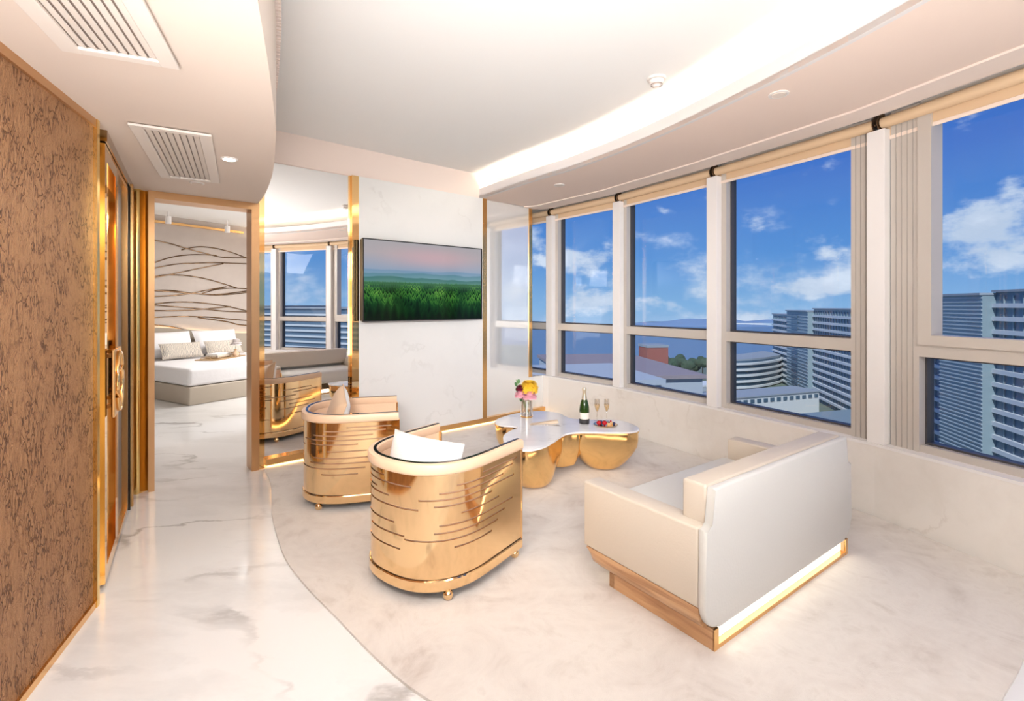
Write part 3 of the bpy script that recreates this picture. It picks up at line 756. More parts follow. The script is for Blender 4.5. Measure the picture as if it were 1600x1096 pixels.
# ------------------------------------------------------------------ armchairs
def chair_path(hw, dp, str_, n=64, e=2.4):
    pts = [(0, -hw)]
    for k in range(1, 9): pts.append((-str_*k/8, -hw))
    ex = dp-str_
    for k in range(1, n):
        th = PI*k/n; c_, s_ = math.cos(th), math.sin(th)
        y = -hw*math.copysign(abs(c_)**(2/e), c_); x = -str_-ex*abs(s_)**(2/e); pts.append((x, y))
    for k in range(8, -1, -1): pts.append((-str_*k/8, hw))
    # even resample
    L_ = [0]
    for p, q in zip(pts, pts[1:]): L_.append(L_[-1]+math.dist(p, q))
    out = []; N = 140; j = 0
    for i in range(N+1):
        s = L_[-1]*i/N
        while j < len(L_)-2 and L_[j+1] < s: j += 1
        f = (s-L_[j])/max(1e-9, L_[j+1]-L_[j]); out.append((pts[j][0]+(pts[j+1][0]-pts[j][0])*f, pts[j][1]+(pts[j+1][1]-pts[j][1])*f))
    return out
def armchair(label, loc, rz, group):
    ch = thing('tub_armchair', label, 'armchair', loc, rz, group)
    hw, dp = .325, .655
    path = chair_path(hw, dp, .30)
    N = len(path)-1
    z0, z1 = .108, .60
    slots = [(.56, .03, .20), (.535, .05, .29), (.565, .52, .66), (.535, .42, .62), (.505, .10, .34), (.50, .56, .63), (.475, .04, .40), (.475, .50, .66), (.445, .16, .36),
             (.455, .62, .80), (.43, .40, .66), (.40, .12, .28), (.355, .05, .34), (.355, .48, .63), (.32, .09, .36), (.30, .44, .60), (.285, .13, .44), (.245, .16, .30), (.235, .46, .64),
             (.52, .72, .92), (.49, .78, .97), (.41, .70, .92), (.37, .76, .95), (.33, .70, .90), (.27, .74, .93)]
    hs = .0042
    zs = sorted({z0, z1} | {round(s[0]-hs, 4) for s in slots} | {round(s[0]+hs, 4) for s in slots})
    bm = BM(); nn = normals2(path)
    g = [[bm.verts.new((p[0], p[1], z)) for p in path] for z in zs]
    fs = []
    for r in range(len(zs)-1):
        zm = (zs[r]+zs[r+1])/2
        for i in range(N):
            f = (i+.5)/N
            if any(abs(zm-s[0]) < hs and s[1] < f < s[2] for s in slots): continue
            fs.append(bm.faces.new((g[r][i], g[r][i+1], g[r+1][i+1], g[r+1][i])))
    bmesh.ops.delete(bm, geom=[v for v in bm.verts if not v.link_faces], context='VERTS')
    bmesh.ops.recalc_face_normals(bm, faces=bm.faces)
    bmesh.ops.solidify(bm, geom=bm.faces[:], thickness=.006)
    obj('slotted_shell', bm, 'gold_chair', ch, 25)
    # liner behind the slots; the path runs near side -> back -> far side, outside is on its right... offsets below go inwards
    ins = lambda o: [(p[0]-n[0]*o, p[1]-n[1]*o) for p, n in zip(path, nn)]
    test = ins(.02)[N//2]
    sg = 1 if test[0] > path[N//2][0] else -1
    inn = lambda o: ins(o*sg)
    bm = BM(); sweep(bm, inn(.03), [(0, .11), (0, .60), (.014*(-sg)*-1, .60), (.014*(-sg)*-1, .11)]); obj('liner', bm, 'leather_tan', ch, 25)
    # padded top rail
    q = lambda o: o*(-sg)*-1
    pr = [(o_, z) for o_, z in [(.004, .592), (.011, .597), (.014, .607), (.014, .633), (.010, .643), (.002, .647), (-.030, .645), (-.036, .638), (-.036, .60), (-.030, .592)]]
    pr = [(o_*sg, z) for o_, z in pr]
    bm = BM(); sweep(bm, path, pr); obj('padded_rail', bm, 'leather_tan', ch, 40)
    bm = BM(); sweep(bm, path, [(-.014*sg, .6455), (-.030*sg, .6455), (-.030*sg, .6485), (-.014*sg, .6485)]); obj('rail_edge', bm, 'black_gloss', ch, 25)
    # plinth band and base
    bm = BM(); sweep(bm, path, [(-.006*sg, .05), (.004*sg, .05), (.007*sg, .055), (.007*sg, .098), (.004*sg, .103), (-.006*sg, .103)]); obj('plinth_band', bm, 'gold_chair', ch, 25)
    bm = BM(); prism(bm, inn(.008), .042, .10); obj('base', bm, 'black_gloss', ch)
    bm = BM(); sweep(bm, path, [(-.004*sg, .103), (.0005*sg, .103), (.0005*sg, .108), (-.004*sg, .108)]); obj('groove', bm, 'bronze_inlay', ch, 25)
    # seat
    ip = inn(.05)
    bm = BM(); prism(bm, ip, .11, .29); obj('seat_box', bm, 'leather_tan', ch)
    bm = BM(); prism(bm, inn(.055), .29, .405, .025, 3); obj('seat_cushion', bm, 'leather_tan', ch, 50)
    # front closing strips at the arm ends
    for s in (-1, 1):
        bm = BM(); box(bm, (.002, s*(hw-.022), .35), (.012, .050, .50), bevel=.002); obj('arm_end', bm, 'gold_chair', ch)
    for fx, fy in ((-.035, -.303), (-.035, .303), (-.525, -.262), (-.525, .262)):
        bm = BM(); sphere(bm, (fx, fy, .0245), .0245, 20, 12); lathe(bm, [(0, .04), (.014, .04), (.014, .052), (0, .052)], (fx, fy, 0), 16); obj('ball_foot', bm, 'gold_chair', ch, 40)
    return ch
def place(label, near_front, fdir, group):
    f = Vector(fdir).normalized(); wv = Vector((-f.y, f.x)); p = Vector(near_front)+wv*.325
    return armchair(label, (p.x, p.y, .012), math.atan2(f.y, f.x), group), f, wv, p
g_ = 'gold tub armchairs facing the coffee table'
ch1, f1, w1, p1 = place('larger-looking gold slotted tub armchair in front, nearest the camera', (.052, 2.672), (.575, .818), g_)
ch2, f2, w2, p2 = place('gold slotted tub armchair further back beside the wide mirror', (-.785, 3.345), (.968, .25), g_)

def cushion(name, label, loc, size, rot, mats, group, curve=0.0):
    o = thing(name, label, 'cushion', loc, 0, group); o.rotation_euler = rot
    bm = BM(); n = 16; sx, sy, th = size
    for side in (1, -1):
        gr = []
        for i in range(n+1):
            row = []
            for j in range(n+1):
                u, v = i/n*2-1, j/n*2-1
                k = (1-u**4)*(1-v**4); pin = 1-.06*(abs(u)**3*(1-abs(v))+abs(v)**3*(1-abs(u)))
                x = u*sx/2*(1-.05*(1-v*v)*abs(u)**2); y = v*sy/2*(1-.05*(1-u*u)*abs(v)**2)
                row.append(bm.verts.new((x, y+curve*u*u*0, side*th/2*k**.5+curve*(u*u))))
            gr.append(row)
        for i in range(n):
            for j in range(n):
                q = (gr[i][j], gr[i+1][j], gr[i+1][j+1], gr[i][j+1])
                f = bm.faces.new(q if side > 0 else q[::-1]); f.material_index = 0 if side > 0 else 1
    bmesh.ops.remove_doubles(bm, verts=bm.verts, dist=.0008)
    cov = obj('cover', bm, mats, o, 60)
    bm = BM(); per = []
    for k in range(48):
        s = k/48*4; e_, r = int(s), s-int(s)
        u, v = [(-1+2*r, -1), (1, -1+2*r), (1-2*r, 1), (-1, 1-2*r)][e_]
        per.append((u*sx/2*(1-.05*(1-v*v)), v*sy/2*(1-.05*(1-u*u)), curve*u*u))
    tube(bm, per, .004, 6, True); obj('piping', bm, mats[0], cov, 60)
    return o
# near chair: white cushion against the inside of the back
pc = p1-f1*.475
cushion('cushion', 'long white cushion curved against the back of the nearest armchair', (pc.x, pc.y, .575), (.50, .30, .10), (math.radians(76), 0, math.atan2(f1.y, f1.x)-PI/2), ['cushion_white', 'cushion_white'], 'cushions on the armchairs', -.045)
pc = p2-f2*.43-w2*.03
cushion('cushion', 'square white and tan cushion standing upright in the armchair by the mirror', (pc.x, pc.y, .60), (.34, .34, .12), (math.radians(72), math.radians(16), math.atan2(f2.y, f2.x)-PI/2+.15), ['cushion_tan', 'cushion_white'], 'cushions on the armchairs')

# ------------------------------------------------------------------ coffee table
ZT = .36
outl = [(999, 670), (983, 661), (960.8, 656.3), (920.6, 656), (895, 654.5), (884, 651), (872, 645.5), (846, 642.5), (812, 645.5), (785, 652), (773, 658.5), (781, 664), (803, 666), (810, 668.6), (800, 672.2), (788, 680), (787, 689), (798, 698.5), (820, 703.8), (846, 699.5), (864.4, 690.4), (876.5, 682), (888.5, 677), (910.6, 675.2), (950.7, 675.6), (986, 675)]
ow = [at(px, py, ZT) for px, py in outl]
tcx, tcy = .36, 4.05
loc_o = catmull([(x-tcx, y-tcy) for x, y in ow], 6, True)
tb = thing('coffee_table', 'cloverleaf coffee table with white marble top on three golden bowls', 'coffee table', (tcx, tcy, .012))
bm = BM(); prism(bm, loc_o, ZT-.012-.014, ZT-.012, .003, 2); obj('marble_top', bm, 'table_marble', tb, 40)
bm = BM(); prism(bm, loc_o, ZT-.012-.026, ZT-.012-.0135); obj('gold_rim', bm, 'gold_table', tb, 40)
def ray_r(cx_, cy_, th, cap):
    dx, dy = math.cos(th), math.sin(th); best = 9
    for (ax, ay), (bx_, by_) in zip(loc_o, loc_o[1:]+loc_o[:1]):
        ex, ey = bx_-ax, by_-ay; den = dx*ey-dy*ex
        if abs(den) < 1e-9: continue
        tt = ((ax-cx_)*ey-(ay-cy_)*ex)/den; uu = ((ax-cx_)*dy-(ay-cy_)*dx)/den
        if tt > 0 and -1e-6 <= uu <= 1+1e-6: best = min(best, tt)
    return min(best-.004, cap)
lobes = [((.785, 4.17), .31), ((.165, 3.75), .29), ((.125, 4.38), .28), ((.40, 4.08), .19)]
for (lx, ly), cap in lobes:
    bm = BM(); hN = ZT-.012-.026; n = 72
    prof = [(.30, 0), (.44, .002), (.55, .012), (.66, .032), (.77, .065), (.86, .105), (.93, .15), (.975, .20), (.997, .25), (1.0, .285), (.992, hN)]
    rr = [ray_r(lx-tcx, ly-tcy, 2*PI*k/n, cap) for k in range(n)]
    for _ in range(3): rr = [min(rr[k], (rr[k-1]+2*rr[k]+rr[(k+1) % n])/4) for k in range(n)]
    rm = sum(rr)/n
    rings = []
    for f, z in prof:
        w_ = min(1, z/.2)
        rings.append([bm.verts.new((lx-tcx+f*(rr[k]*w_+rm*.9*(1-w_))*math.cos(2*PI*k/n), ly-tcy+f*(rr[k]*w_+rm*.9*(1-w_))*math.sin(2*PI*k/n), z)) for k in range(n)])
    for A_, B_ in zip(rings, rings[1:]):
        for k in range(n): bm.faces.new((A_[k], A_[(k+1) % n], B_[(k+1) % n], B_[k]))
    bm.faces.new(rings[0][::-1]); bm.faces.new(rings[-1])
    if cap < .2: bmesh.ops.translate(bm, vec=(0, 0, .06), verts=[v for r_ in rings[:4] for v in r_])
    obj('gold_bowl', bm, 'gold_table', tb, 50)

# things on the table
def frame_at(px, py): x, y = at(px, py, ZT); return (x, y, ZT)
bx = frame_at(913, 662)
bt = thing('champagne_bottle', 'dark green champagne bottle with cream label and gold foil on the coffee table', 'bottle', bx)
bm = BM(); lathe(bm, [(0, .006), (.03, .0), (.042, .004), (.0435, .02), (.0435, .125), (.041, .15), (.033, .185), (.023, .215), (.0175, .24), (.015, .255), (0, .255)], seg=32); obj('glass_body', bm, 'bottle_green', bt, 40)
bm = BM(); lathe(bm, [(.0245, .212), (.019, .24), (.0165, .262), (.0165, .285), (.019, .29), (.019, .305), (.015, .315), (0, .317)], seg=32); obj('foil', bm, 'foil', bt, 40)
bm = BM(); lathe(bm, [(.0440, .045), (.0442, .046), (.0442, .098), (.0440, .099)], seg=32); obj('label_paper', bm, 'label_cream', bt, 40)
bm = BM(); lathe(bm, [(.0440, .004), (.0443, .005), (.0443, .040), (.0440, .041)], seg=32); obj('lower_band', bm, 'label_dark', bt, 40)
def flute(label, px, py):
    o = thing('champagne_flute', label, 'glass', frame_at(px, py), 0, 'champagne flutes on the coffee table')
    bm = BM(); lathe(bm, [(0, 0), (.026, 0), (.027, .002), (.010, .006), (.004, .012), (.0035, .07), (.007, .082), (.017, .105), (.0235, .135), (.0245, .165), (.0225, .195), (.0218, .195), (.0237, .165), (.0225, .135), (.016, .107), (.005, .088), (0, .086)], seg=24)
    obj('glass', bm, 'vessel_glass', o, 60)
    bm = BM(); lathe(bm, [(0, .0875), (.0045, .0885), (.0150, .107), (.0215, .135), (.0225, .150), (0, .150)], seg=24); obj('drink', bm, 'champagne', o, 60)
    return o
flute('left champagne flute next to the bottle', 933, 658); flute('right champagne flute, further from the bottle', 948, 658)
vx = frame_at(823, 652)
vs = thing('vase', 'ribbed clear glass vase holding the bouquet on the coffee table', 'vase', vx)
bm = BM(); seg = 16
lathe(bm, [(0, 0), (.050, 0), (.054, .006), (.054, .02), (.056, .16), (.058, .175), (.055, .175), (.052, .16), (.050, .02), (0, .014)], seg=seg); obj('glass_body', bm, 'vessel_glass', vs, 10)
bm = BM()
for k in range(0, 16, 2):
    a_ = 2*PI*k/16; box(bm, (.0545*math.cos(a_), .0545*math.sin(a_), .085), (.004, .008, .15), a_)
obj('metal_rib', bm, 'steel', vs, kind='stuff')
bm = BM(); lathe(bm, [(.0525, .004), (.057, .004), (.057, .016), (.0525, .016)], seg=32); obj('gold_base_ring', bm, 'gold_trim', vs, 40)
def flower(name, label, cat, c, r, m, layers, npet, tilt=1.0, stem=True, cup=.5):
    o = thing(name, label, cat, (vx[0], vx[1], vx[2]+.018), 0, 'flowers in the glass vase')
    c = Vector(c)
    bm = BM(); sphere(bm, c, r*.45, 12, 8)
    for l in range(layers):
        el_ = math.radians(-15+100*l/layers); rr = r*(1.0-.35*l/layers)
        for k in range(npet):
            az_ = 2*PI*(k+.5*(l % 2))/npet+random.uniform(-.1, .1); d = Vector((math.cos(el_)*math.cos(az_), math.cos(el_)*math.sin(az_), math.sin(el_)))
            sd_ = Vector((-math.sin(az_), math.cos(az_), 0)); up = d.cross(sd_)*-1
            wdt = rr*PI/npet*1.15
            p = [c+d*rr*.3-sd_*wdt*.4, c+d*rr*.3+sd_*wdt*.4, c+d*rr*.8+sd_*wdt+up*r*.10, c+d*rr*.8-sd_*wdt+up*r*.10, c+d*rr*1.02+up*r*cup*.4+sd_*wdt*.4, c+d*rr*1.02+up*r*cup*.4-sd_*wdt*.4]
            vv = [bm.verts.new(q) for q in p]
            bm.faces.new((vv[0], vv[1], vv[2], vv[3])); bm.faces.new((vv[3], vv[2], vv[4], vv[5]))
    obj('petals', bm, m, o)
    bm = BM(); tube(bm, [c*.9, Vector((c.x*.4, c.y*.4, c.z*.5)), Vector((-c.x*.4, -c.y*.4, .004))], .003, 6); obj('stem', bm, 'stem_green', o, 60)
    return o
flower('chrysanthemum', 'large yellow chrysanthemum at the top right of the bouquet', 'flower', (.024, .0, .268), .092, 'flower_yellow', 7, 20, cup=.9)
flower('peony', 'pink peony at the front of the bouquet', 'flower', (.026, -.058, .195), .072, 'flower_pink', 5, 9)
flower('peony', 'pale pink peony at the left of the bouquet', 'flower', (-.058, -.03, .200), .060, 'flower_pink', 5, 8)
flower('dahlia', 'burgundy dahlia between the yellow and pink flowers', 'flower', (-.062, -.03, .255), .044, 'flower_burgundy', 6, 12)
eu = thing('eucalyptus_sprig', 'green eucalyptus sprig sticking out at the top left of the bouquet', 'leaf sprig', (vx[0], vx[1], vx[2]+.018), 0, 'flowers in the glass vase')
bm = BM(); tube(bm, [(.02, .01, .01), (-.05, .01, .2), (-.10, 0, .33)], .0025, 6); obj('stem', bm, 'stem_green', eu, 60)
for k in range(8):
    f = .45+.07*k; c = Vector((.02-.12*f*1.0, .0+.012*((k % 2)*2-1), .33*f+.0)); c.x += .018*((k % 2)*2-1)
    bm = BM(); lathe(bm, [(0, 0), (.019, .001), (.021, .0025), (0, .003)], seg=10, mtx=Matrix.Translation(c) @ Matrix.Rotation(random.uniform(.6, 1.4), 4, 'X') @ Matrix.Rotation(random.uniform(-.8, .8), 4, 'Y'))
    obj('leaf', bm, 'leaf_green', eu)

fp = frame_at(946, 664.5)
pl = thing('dessert_plate', 'thin golden plate under the berries on the coffee table', 'plate', fp)
bm = BM(); lathe(bm, [(0, 0), (.07, 0), (.10, .006), (.103, .009), (.10, .010), (.07, .004), (0, .004)], seg=40); obj('dish', bm, 'plate_gold', pl, 40)
bm = BM(); lathe(bm, [(.072, .0043), (.074, .0052), (.076, .0052), (.078, .0050)], seg=40); obj('rim_line', bm, 'gold_trim', pl, 40)
def berry(name, label, dx, dy, r, m, sc=(1, 1, 1), extra=None):
    o = thing(name, label, 'fruit', (fp[0]+dx, fp[1]+dy, fp[2]+.0045), 0, 'fruit and sweets on the golden plate')
    bm = BM(); sphere(bm, (0, 0, r*sc[2]), r, 14, 10, sc); obj('flesh', bm, m, o, 60)
    if extra:
        bm = BM()
        for k in range(5):
            a_ = 2*PI*k/5; v0 = [bm.verts.new(q) for q in ((0, 0, 2*r*sc[2]), (.4*r*math.cos(a_-.3), .4*r*math.sin(a_-.3), 2*r*sc[2]), (.8*r*math.cos(a_), .8*r*math.sin(a_), 1.85*r*sc[2]), (.4*r*math.cos(a_+.3), .4*r*math.sin(a_+.3), 2*r*sc[2]))]
            bm.faces.new(v0)
        obj('leaf_crown', bm, 'leaf_green', o)
berry('strawberry', 'red strawberry at the left end of the golden plate', -.060, -.02, .021, 'berry_red', (1, 1, .95), True)
berry('strawberry', 'red strawberry in the middle of the golden plate', -.012, -.022, .021, 'berry_red', (1, 1, .95), True)
berry('blueberry', 'dark blueberry behind the strawberries', -.035, .012, .017, 'berry_blue')
berry('blackberry', 'dark berry on the right side of the golden plate', .072, -.01, .012, 'berry_blue')
for (dx, dy, lb) in ((.028, -.015, 'round pastry beside the strawberries, topped with a dark berry'), (.050, .020, 'round pastry at the right of the golden plate')):
    o = thing('pastry', lb, 'pastry', (fp[0]+dx, fp[1]+dy, fp[2]+.0045), 0, 'fruit and sweets on the golden plate')
    bm = BM(); lathe(bm, [(0, 0), (.015, 0), (.019, .014), (.018, .018), (0, .02)], seg=16); obj('crust', bm, 'pastry', o, 40)
    bm = BM(); sphere(bm, (0, 0, .024), .008, 10, 8); obj('topping', bm, 'berry_blue' if dx < .04 else 'berry_red', o, 60)
# folded napkin with cutlery
nx = frame_at(852, 662.5)
nk = thing('folded_napkin', 'long folded beige napkin on the coffee table between vase and bottle', 'napkin', nx, .25)
bm = BM(); xz = [(-.14, 0), (.10, 0), (.12, .008), (.11, .020), (-.02, .012), (-.14, .003)]
xz_prism(bm, xz, -.022, .022, .003, 2); obj('lower_fold', bm, 'napkin', nk, 40)
bm = BM(); xz_prism(bm, [(-.12, .006), (.02, .0125), (.11, .0205), (.115, .026), (.02, .018), (-.12, .009)], -.016, .024, .002, 2); obj('upper_fold', bm, 'napkin', nk, 40)
for nm, lb, rz, dy in (('fork', 'small dark metal fork beside the napkin', -.35, -.045), ('knife', 'small dark metal knife nearest the edge beside the napkin', -.25, -.075)):
    o = thing(nm, lb, 'cutlery', (nx[0]+.05, nx[1]+dy, ZT), rz, 'cutlery beside the napkin')
    bm = BM(); box(bm, (-.03, 0, .003), (.10, .006, .003), bevel=.001); obj('handle', bm, 'steel', o)
    bm = BM()
    if nm == 'fork':
        box(bm, (.03, 0, .003), (.022, .016, .002))
        for k in (-1.5, -.5, .5, 1.5): box(bm, (.055, k*.0045, .004), (.03, .002, .002))
    else: prism(bm, [(.02, -.006), (.075, -.006), (.082, 0), (.07, .006), (.02, .006)], .002, .004)
    obj('tines' if nm == 'fork' else 'knife_blade', bm, 'steel', o)

# ------------------------------------------------------------------ bedroom seen through the doorway
HP = Vector((-6.25, 7.75)); HD = Vector((.506, .863)).normalized(); HN = Vector((HD.y, -HD.x))
wfar = struct('wall_far', 'bedroom wall with wavy inlaid lines')
def hb(bm, s0, s1, o0, o1, z0, z1, bevel=0.0):
    c = HP+HD*((s0+s1)/2)+HN*((o0+o1)/2); return box(bm, (c.x, c.y, (z0+z1)/2), (s1-s0, abs(o1-o0), z1-z0), math.atan2(HD.y, HD.x), bevel)
bm = BM(); hb(bm, -2.5, 4.2, 0, -.1, 0, 3.3); obj('wallcovering', bm, 'wallcovering', wfar)
def head_pt(px, py, o=0.004):
    r = (px-800)/F; P = HP+HN*o; s = (r*P.y-P.x)/(HD.x-HD.y*r); p = P+HD*s; return (p.x, p.y, H-(py-477)/F*p.y)
w1_ = [[(395, 712), (500, 735), (600, 765), (700, 790), (800, 812), (955, 815)], [(390, 848), (500, 812), (620, 797), (760, 800)], [(560, 770), (660, 752), (760, 762), (850, 785), (930, 815)],
       [(390, 877), (520, 852), (640, 845), (780, 843), (955, 850)], [(390, 932), (520, 905), (660, 875), (800, 848)], [(390, 924), (480, 912), (600, 918), (720, 940), (880, 988)],
       [(680, 1018), (760, 995), (850, 988), (955, 993)], [(390, 1002), (500, 1008), (620, 1018), (740, 1025), (850, 1015), (955, 1000)], [(390, 1036), (500, 1030), (620, 1017)], ]
w2_ = [[(335, 15), (420, 12), (520, 25), (640, 35), (740, 30), (825, 18)], [(335, 43), (440, 38), (520, 28), (600, 12), (700, -6)], [(335, 81), (440, 70), (560, 72), (700, 90), (825, 120)],
       [(335, 84), (480, 95), (600, 105), (700, 115), (825, 119)], [(335, 112), (500, 110), (600, 103), (720, 92)], [(335, 146), (450, 140), (600, 142), (740, 155), (825, 161)],
       [(560, 145), (700, 165), (760, 180), (825, 184)], [(335, 180), (430, 190), (520, 210), (640, 218)]]
lines = [[(130+x/3.652, 180+y/3.652) for x, y in l] for l in w1_] + [[(130+x/3.13, 450+y/3.13) for x, y in l] for l in w2_]
for l in lines:
    p3 = catmull([head_pt(*q) for q in l], 8)
    bm = BM(); tube(bm, p3, .011, 6); obj('inlay_line', bm, 'bronze_inlay', wfar, 60)
bm = BM(); hb(bm, -1.5, 1.95, 0, .05, 2.79, 2.83); obj('gold_rail', bm, 'gold_trim', wfar)
# headboard with sweeping top
hbd = thing('headboard', 'beige headboard panel with a sweeping top edge behind the bed', 'headboard', (HP.x, HP.y, 0), math.atan2(HD.y, HD.x))
tp = catmull([(-1.5, 1.08), (0, 1.06), (.5, 1.02), (1.0, .96), (1.6, .88), (2.2, .85), (3.0, .84)], 8)
bm = BM(); xz_prism(bm, tp + [(3.0, .01), (-1.5, .01)], -.09, -.045); obj('panel', bm, 'headboard', hbd)
bm = BM(); tube(bm, [(x, -.03, z-.03) for x, z in tp], .006, 6); obj('light_strip', bm, 'led_head', hbd, label='hidden warm light strip')
bd = thing('bed', 'wide bed with white covers on a beige upholstered base in the bedroom', 'bed', (-4.47, 6.69, 0), math.atan2(HD.y, HD.x))
BW, BLn = 1.9, 1.95
bm = BM(); box(bm, (BW/2, BLn/2, .1275), (BW, BLn, .255), bevel=.02, seg=3); obj('base', bm, 'bed_base', bd, 40)
bm = BM(); box(bm, (BW/2, BLn/2+.01, .385), (BW-.01, BLn-.0, .25), bevel=.05, seg=5); obj('duvet', bm, 'linen', bd, 50)
def bp(s, h, z): p = Vector((-4.47, 6.69))+HD*s+Vector((-HN.x, -HN.y))*h; return (p.x, p.y, z)
def pillow(label, s, h, z, size, lean, mats, grp, nm='pillow'):
    o = cushion(nm, label, bp(s, h, z), size, (math.radians(lean), 0, math.atan2(HD.y, HD.x)), mats, grp); o['category'] = 'pillow'
pillow('white pillow at the left of the bed head', .52, 1.72, .745, (.74, .46, .16), 62, ['linen', 'linen'], 'white bed pillows')
pillow('white pillow at the right of the bed head', 1.30, 1.72, .745, (.74, .46, .16), 62, ['linen', 'linen'], 'white bed pillows')
pillow('grey patterned cushion before the left pillow', .60, 1.46, .655, (.62, .27, .11), 62, ['patterned_linen', 'patterned_linen'], 'patterned cushions on the bed', 'patterned_cushion')
pillow('grey patterned cushion before the right pillow', 1.28, 1.46, .655, (.62, .27, .11), 62, ['patterned_linen', 'patterned_linen'], 'patterned cushions on the bed', 'patterned_cushion')
tp_ = bp(1.05, 1.08, .51)
ty = thing('serving_tray', 'flat golden tray lying on the bed', 'tray', tp_, math.atan2(HD.y, HD.x)+.5)
bm = BM(); box(bm, (-.04, 0, .01), (.80, .36, .014), bevel=.004); obj('board', bm, 'tray_gold', ty)
for s in (-1, 1):
    bm = BM(); tube(bm, [(s*.39-.04, -.08, .014), (s*.39-.04, -.08, .05), (s*.39-.04, .08, .05), (s*.39-.04, .08, .014)], .007, 8); obj('handle', bm, 'tray_gold', ty, 60)
ft = thing('folded_towel', 'grey and white folded cloth on the golden tray', 'towel', (tp_[0]-.04, tp_[1]-.02, .529), math.atan2(HD.y, HD.x)+.5)
bm = BM(); box(bm, (-.03, 0, .025), (.36, .22, .048), bevel=.016, seg=3); obj('lower_fold', bm, 'patterned_linen', ft, 50)
bm = BM(); box(bm, (-.03, .0, .058), (.33, .19, .022), bevel=.010, seg=3); obj('upper_fold', bm, 'linen', ft, 50)
bvx = (tp_[0]+.16, tp_[1]+.10, .529)
bv = thing('bud_vase', 'small pink vase on the tray on the bed', 'vase', bvx)
bm = BM(); lathe(bm, [(0, 0), (.03, 0), (.05, .03), (.048, .06), (.022, .09), (.018, .115), (.022, .12), (.016, .115), (0, .10)], seg=20); obj('body', bm, 'cushion_tan', bv, 50)
bm = BM(); lathe(bm, [(.019, .114), (.024, .118), (.024, .123), (.019, .123)], seg=20); obj('lip', bm, 'gold_trim', bv, 50)
ov_ = vx; vx = (bvx[0], bvx[1], bvx[2]+.09)
o = flower('white_flower', 'white flowers standing in the small pink vase on the bed tray', 'flower', (.0, .0, .13), .10, 'flower_white', 5, 9); del o['group']
vx = ov_
# bedroom ceiling and remaining walls
bc = struct('ceiling', 'bedroom ceiling with a raised tray')
bm = BM(); prism(bm, [(-9, 3.0), WP(-2.5, -.21), WP(1.2, -.21), (-1.1, 12.5), (-9, 12.5)], 2.93, 3.05); obj('tray_ceiling', bm, 'ceiling_paint', bc)
bm = BM(); prism(bm, [WP(-3.5, -.21), WP(1.15, -.21), WP(1.2, -1.6), WP(-3.5, -1.3)], 2.80, 2.86); obj('near_soffit', bm, 'soffit_led_tint', bc)
bm = BM(); c = HP+HD*4.2; prism(bm, [tuple(HP+HD*2.1), tuple(HP+HD*2.1+HN*1.6), tuple(HP+HD*2.6+HN*3.2), tuple(HP+HD*4.3+HN*3.2), tuple(HP+HD*4.3)], 2.66, 2.76); obj('far_soffit', bm, 'soffit_led_tint', bc)
bm = BM()
q0 = HP+HD*2.2+HN*.1; q1 = HP+HD*2.2+HN*1.5
tube(bm, [(q0.x, q0.y, 2.78), (q1.x, q1.y, 2.78)], .008, 6); obj('cove_light', bm, 'led_cove', bc)
for i, (px, py) in enumerate(((263, 348), (355, 362))):
    p = head_pt(px, py, .45)
    o = thing('ceiling_spotlight', ['white cylinder spotlight in the bedroom, left one', 'white cylinder spotlight in the bedroom, right one'][i], 'spotlight', (p[0], p[1], p[2]+.10), 0, 'cylinder spotlights over the bed')
    bm = BM(); lathe(bm, [(0, -.12), (.038, -.12), (.042, -.115), (.042, 0), (0, 0)], seg=24); obj('housing', bm, 'white_paint', o, 40)
    bm = BM(); lathe(bm, [(.0, 0), (.012, 0), (.012, max(.02, 2.93-p[2]-.10)), (0, max(.02, 2.93-p[2]-.10))], seg=12); obj('rod', bm, 'white_paint', o, 40)
bw = struct('wall_bedroom_side', 'plain bedroom walls')
bw.name = 'wall_rear'
bm = BM(); q = HP+HD*4.2
prism(bm, [tuple(q), tuple(q+HD*.1), tuple(q+HD*.1+HN*5), tuple(q+HN*5)], 0, 3.2); obj('end_wall', bm, 'wall_paint', bw)
q = HP-HD*2.4
bm = BM(); prism(bm, [tuple(q), tuple(q-HD*.1), tuple(q-HD*.1+HN*4.2), tuple(q+HN*4.2)], 0, 3.2); obj('end_wall', bm, 'wall_paint', bw)
bm = BM(); prism(bm, [WP(1.0, -.2), (-.9, 12.5), (-.8, 12.5), WP(1.12, -.2)], 0, 3.2); obj('side_wall', bm, 'wall_paint', bw)
bm = BM(); prism(bm, [(-2.12, 2.36), (-2.86, 3.50), WP(tpx(205), -.15), WP(-2.2, -.2), WP(-2.2, -.1), (-2.95, 3.4), (-2.22, 2.3)], 0, ZL+.7); obj('side_wall', bm, 'wall_paint', bw)

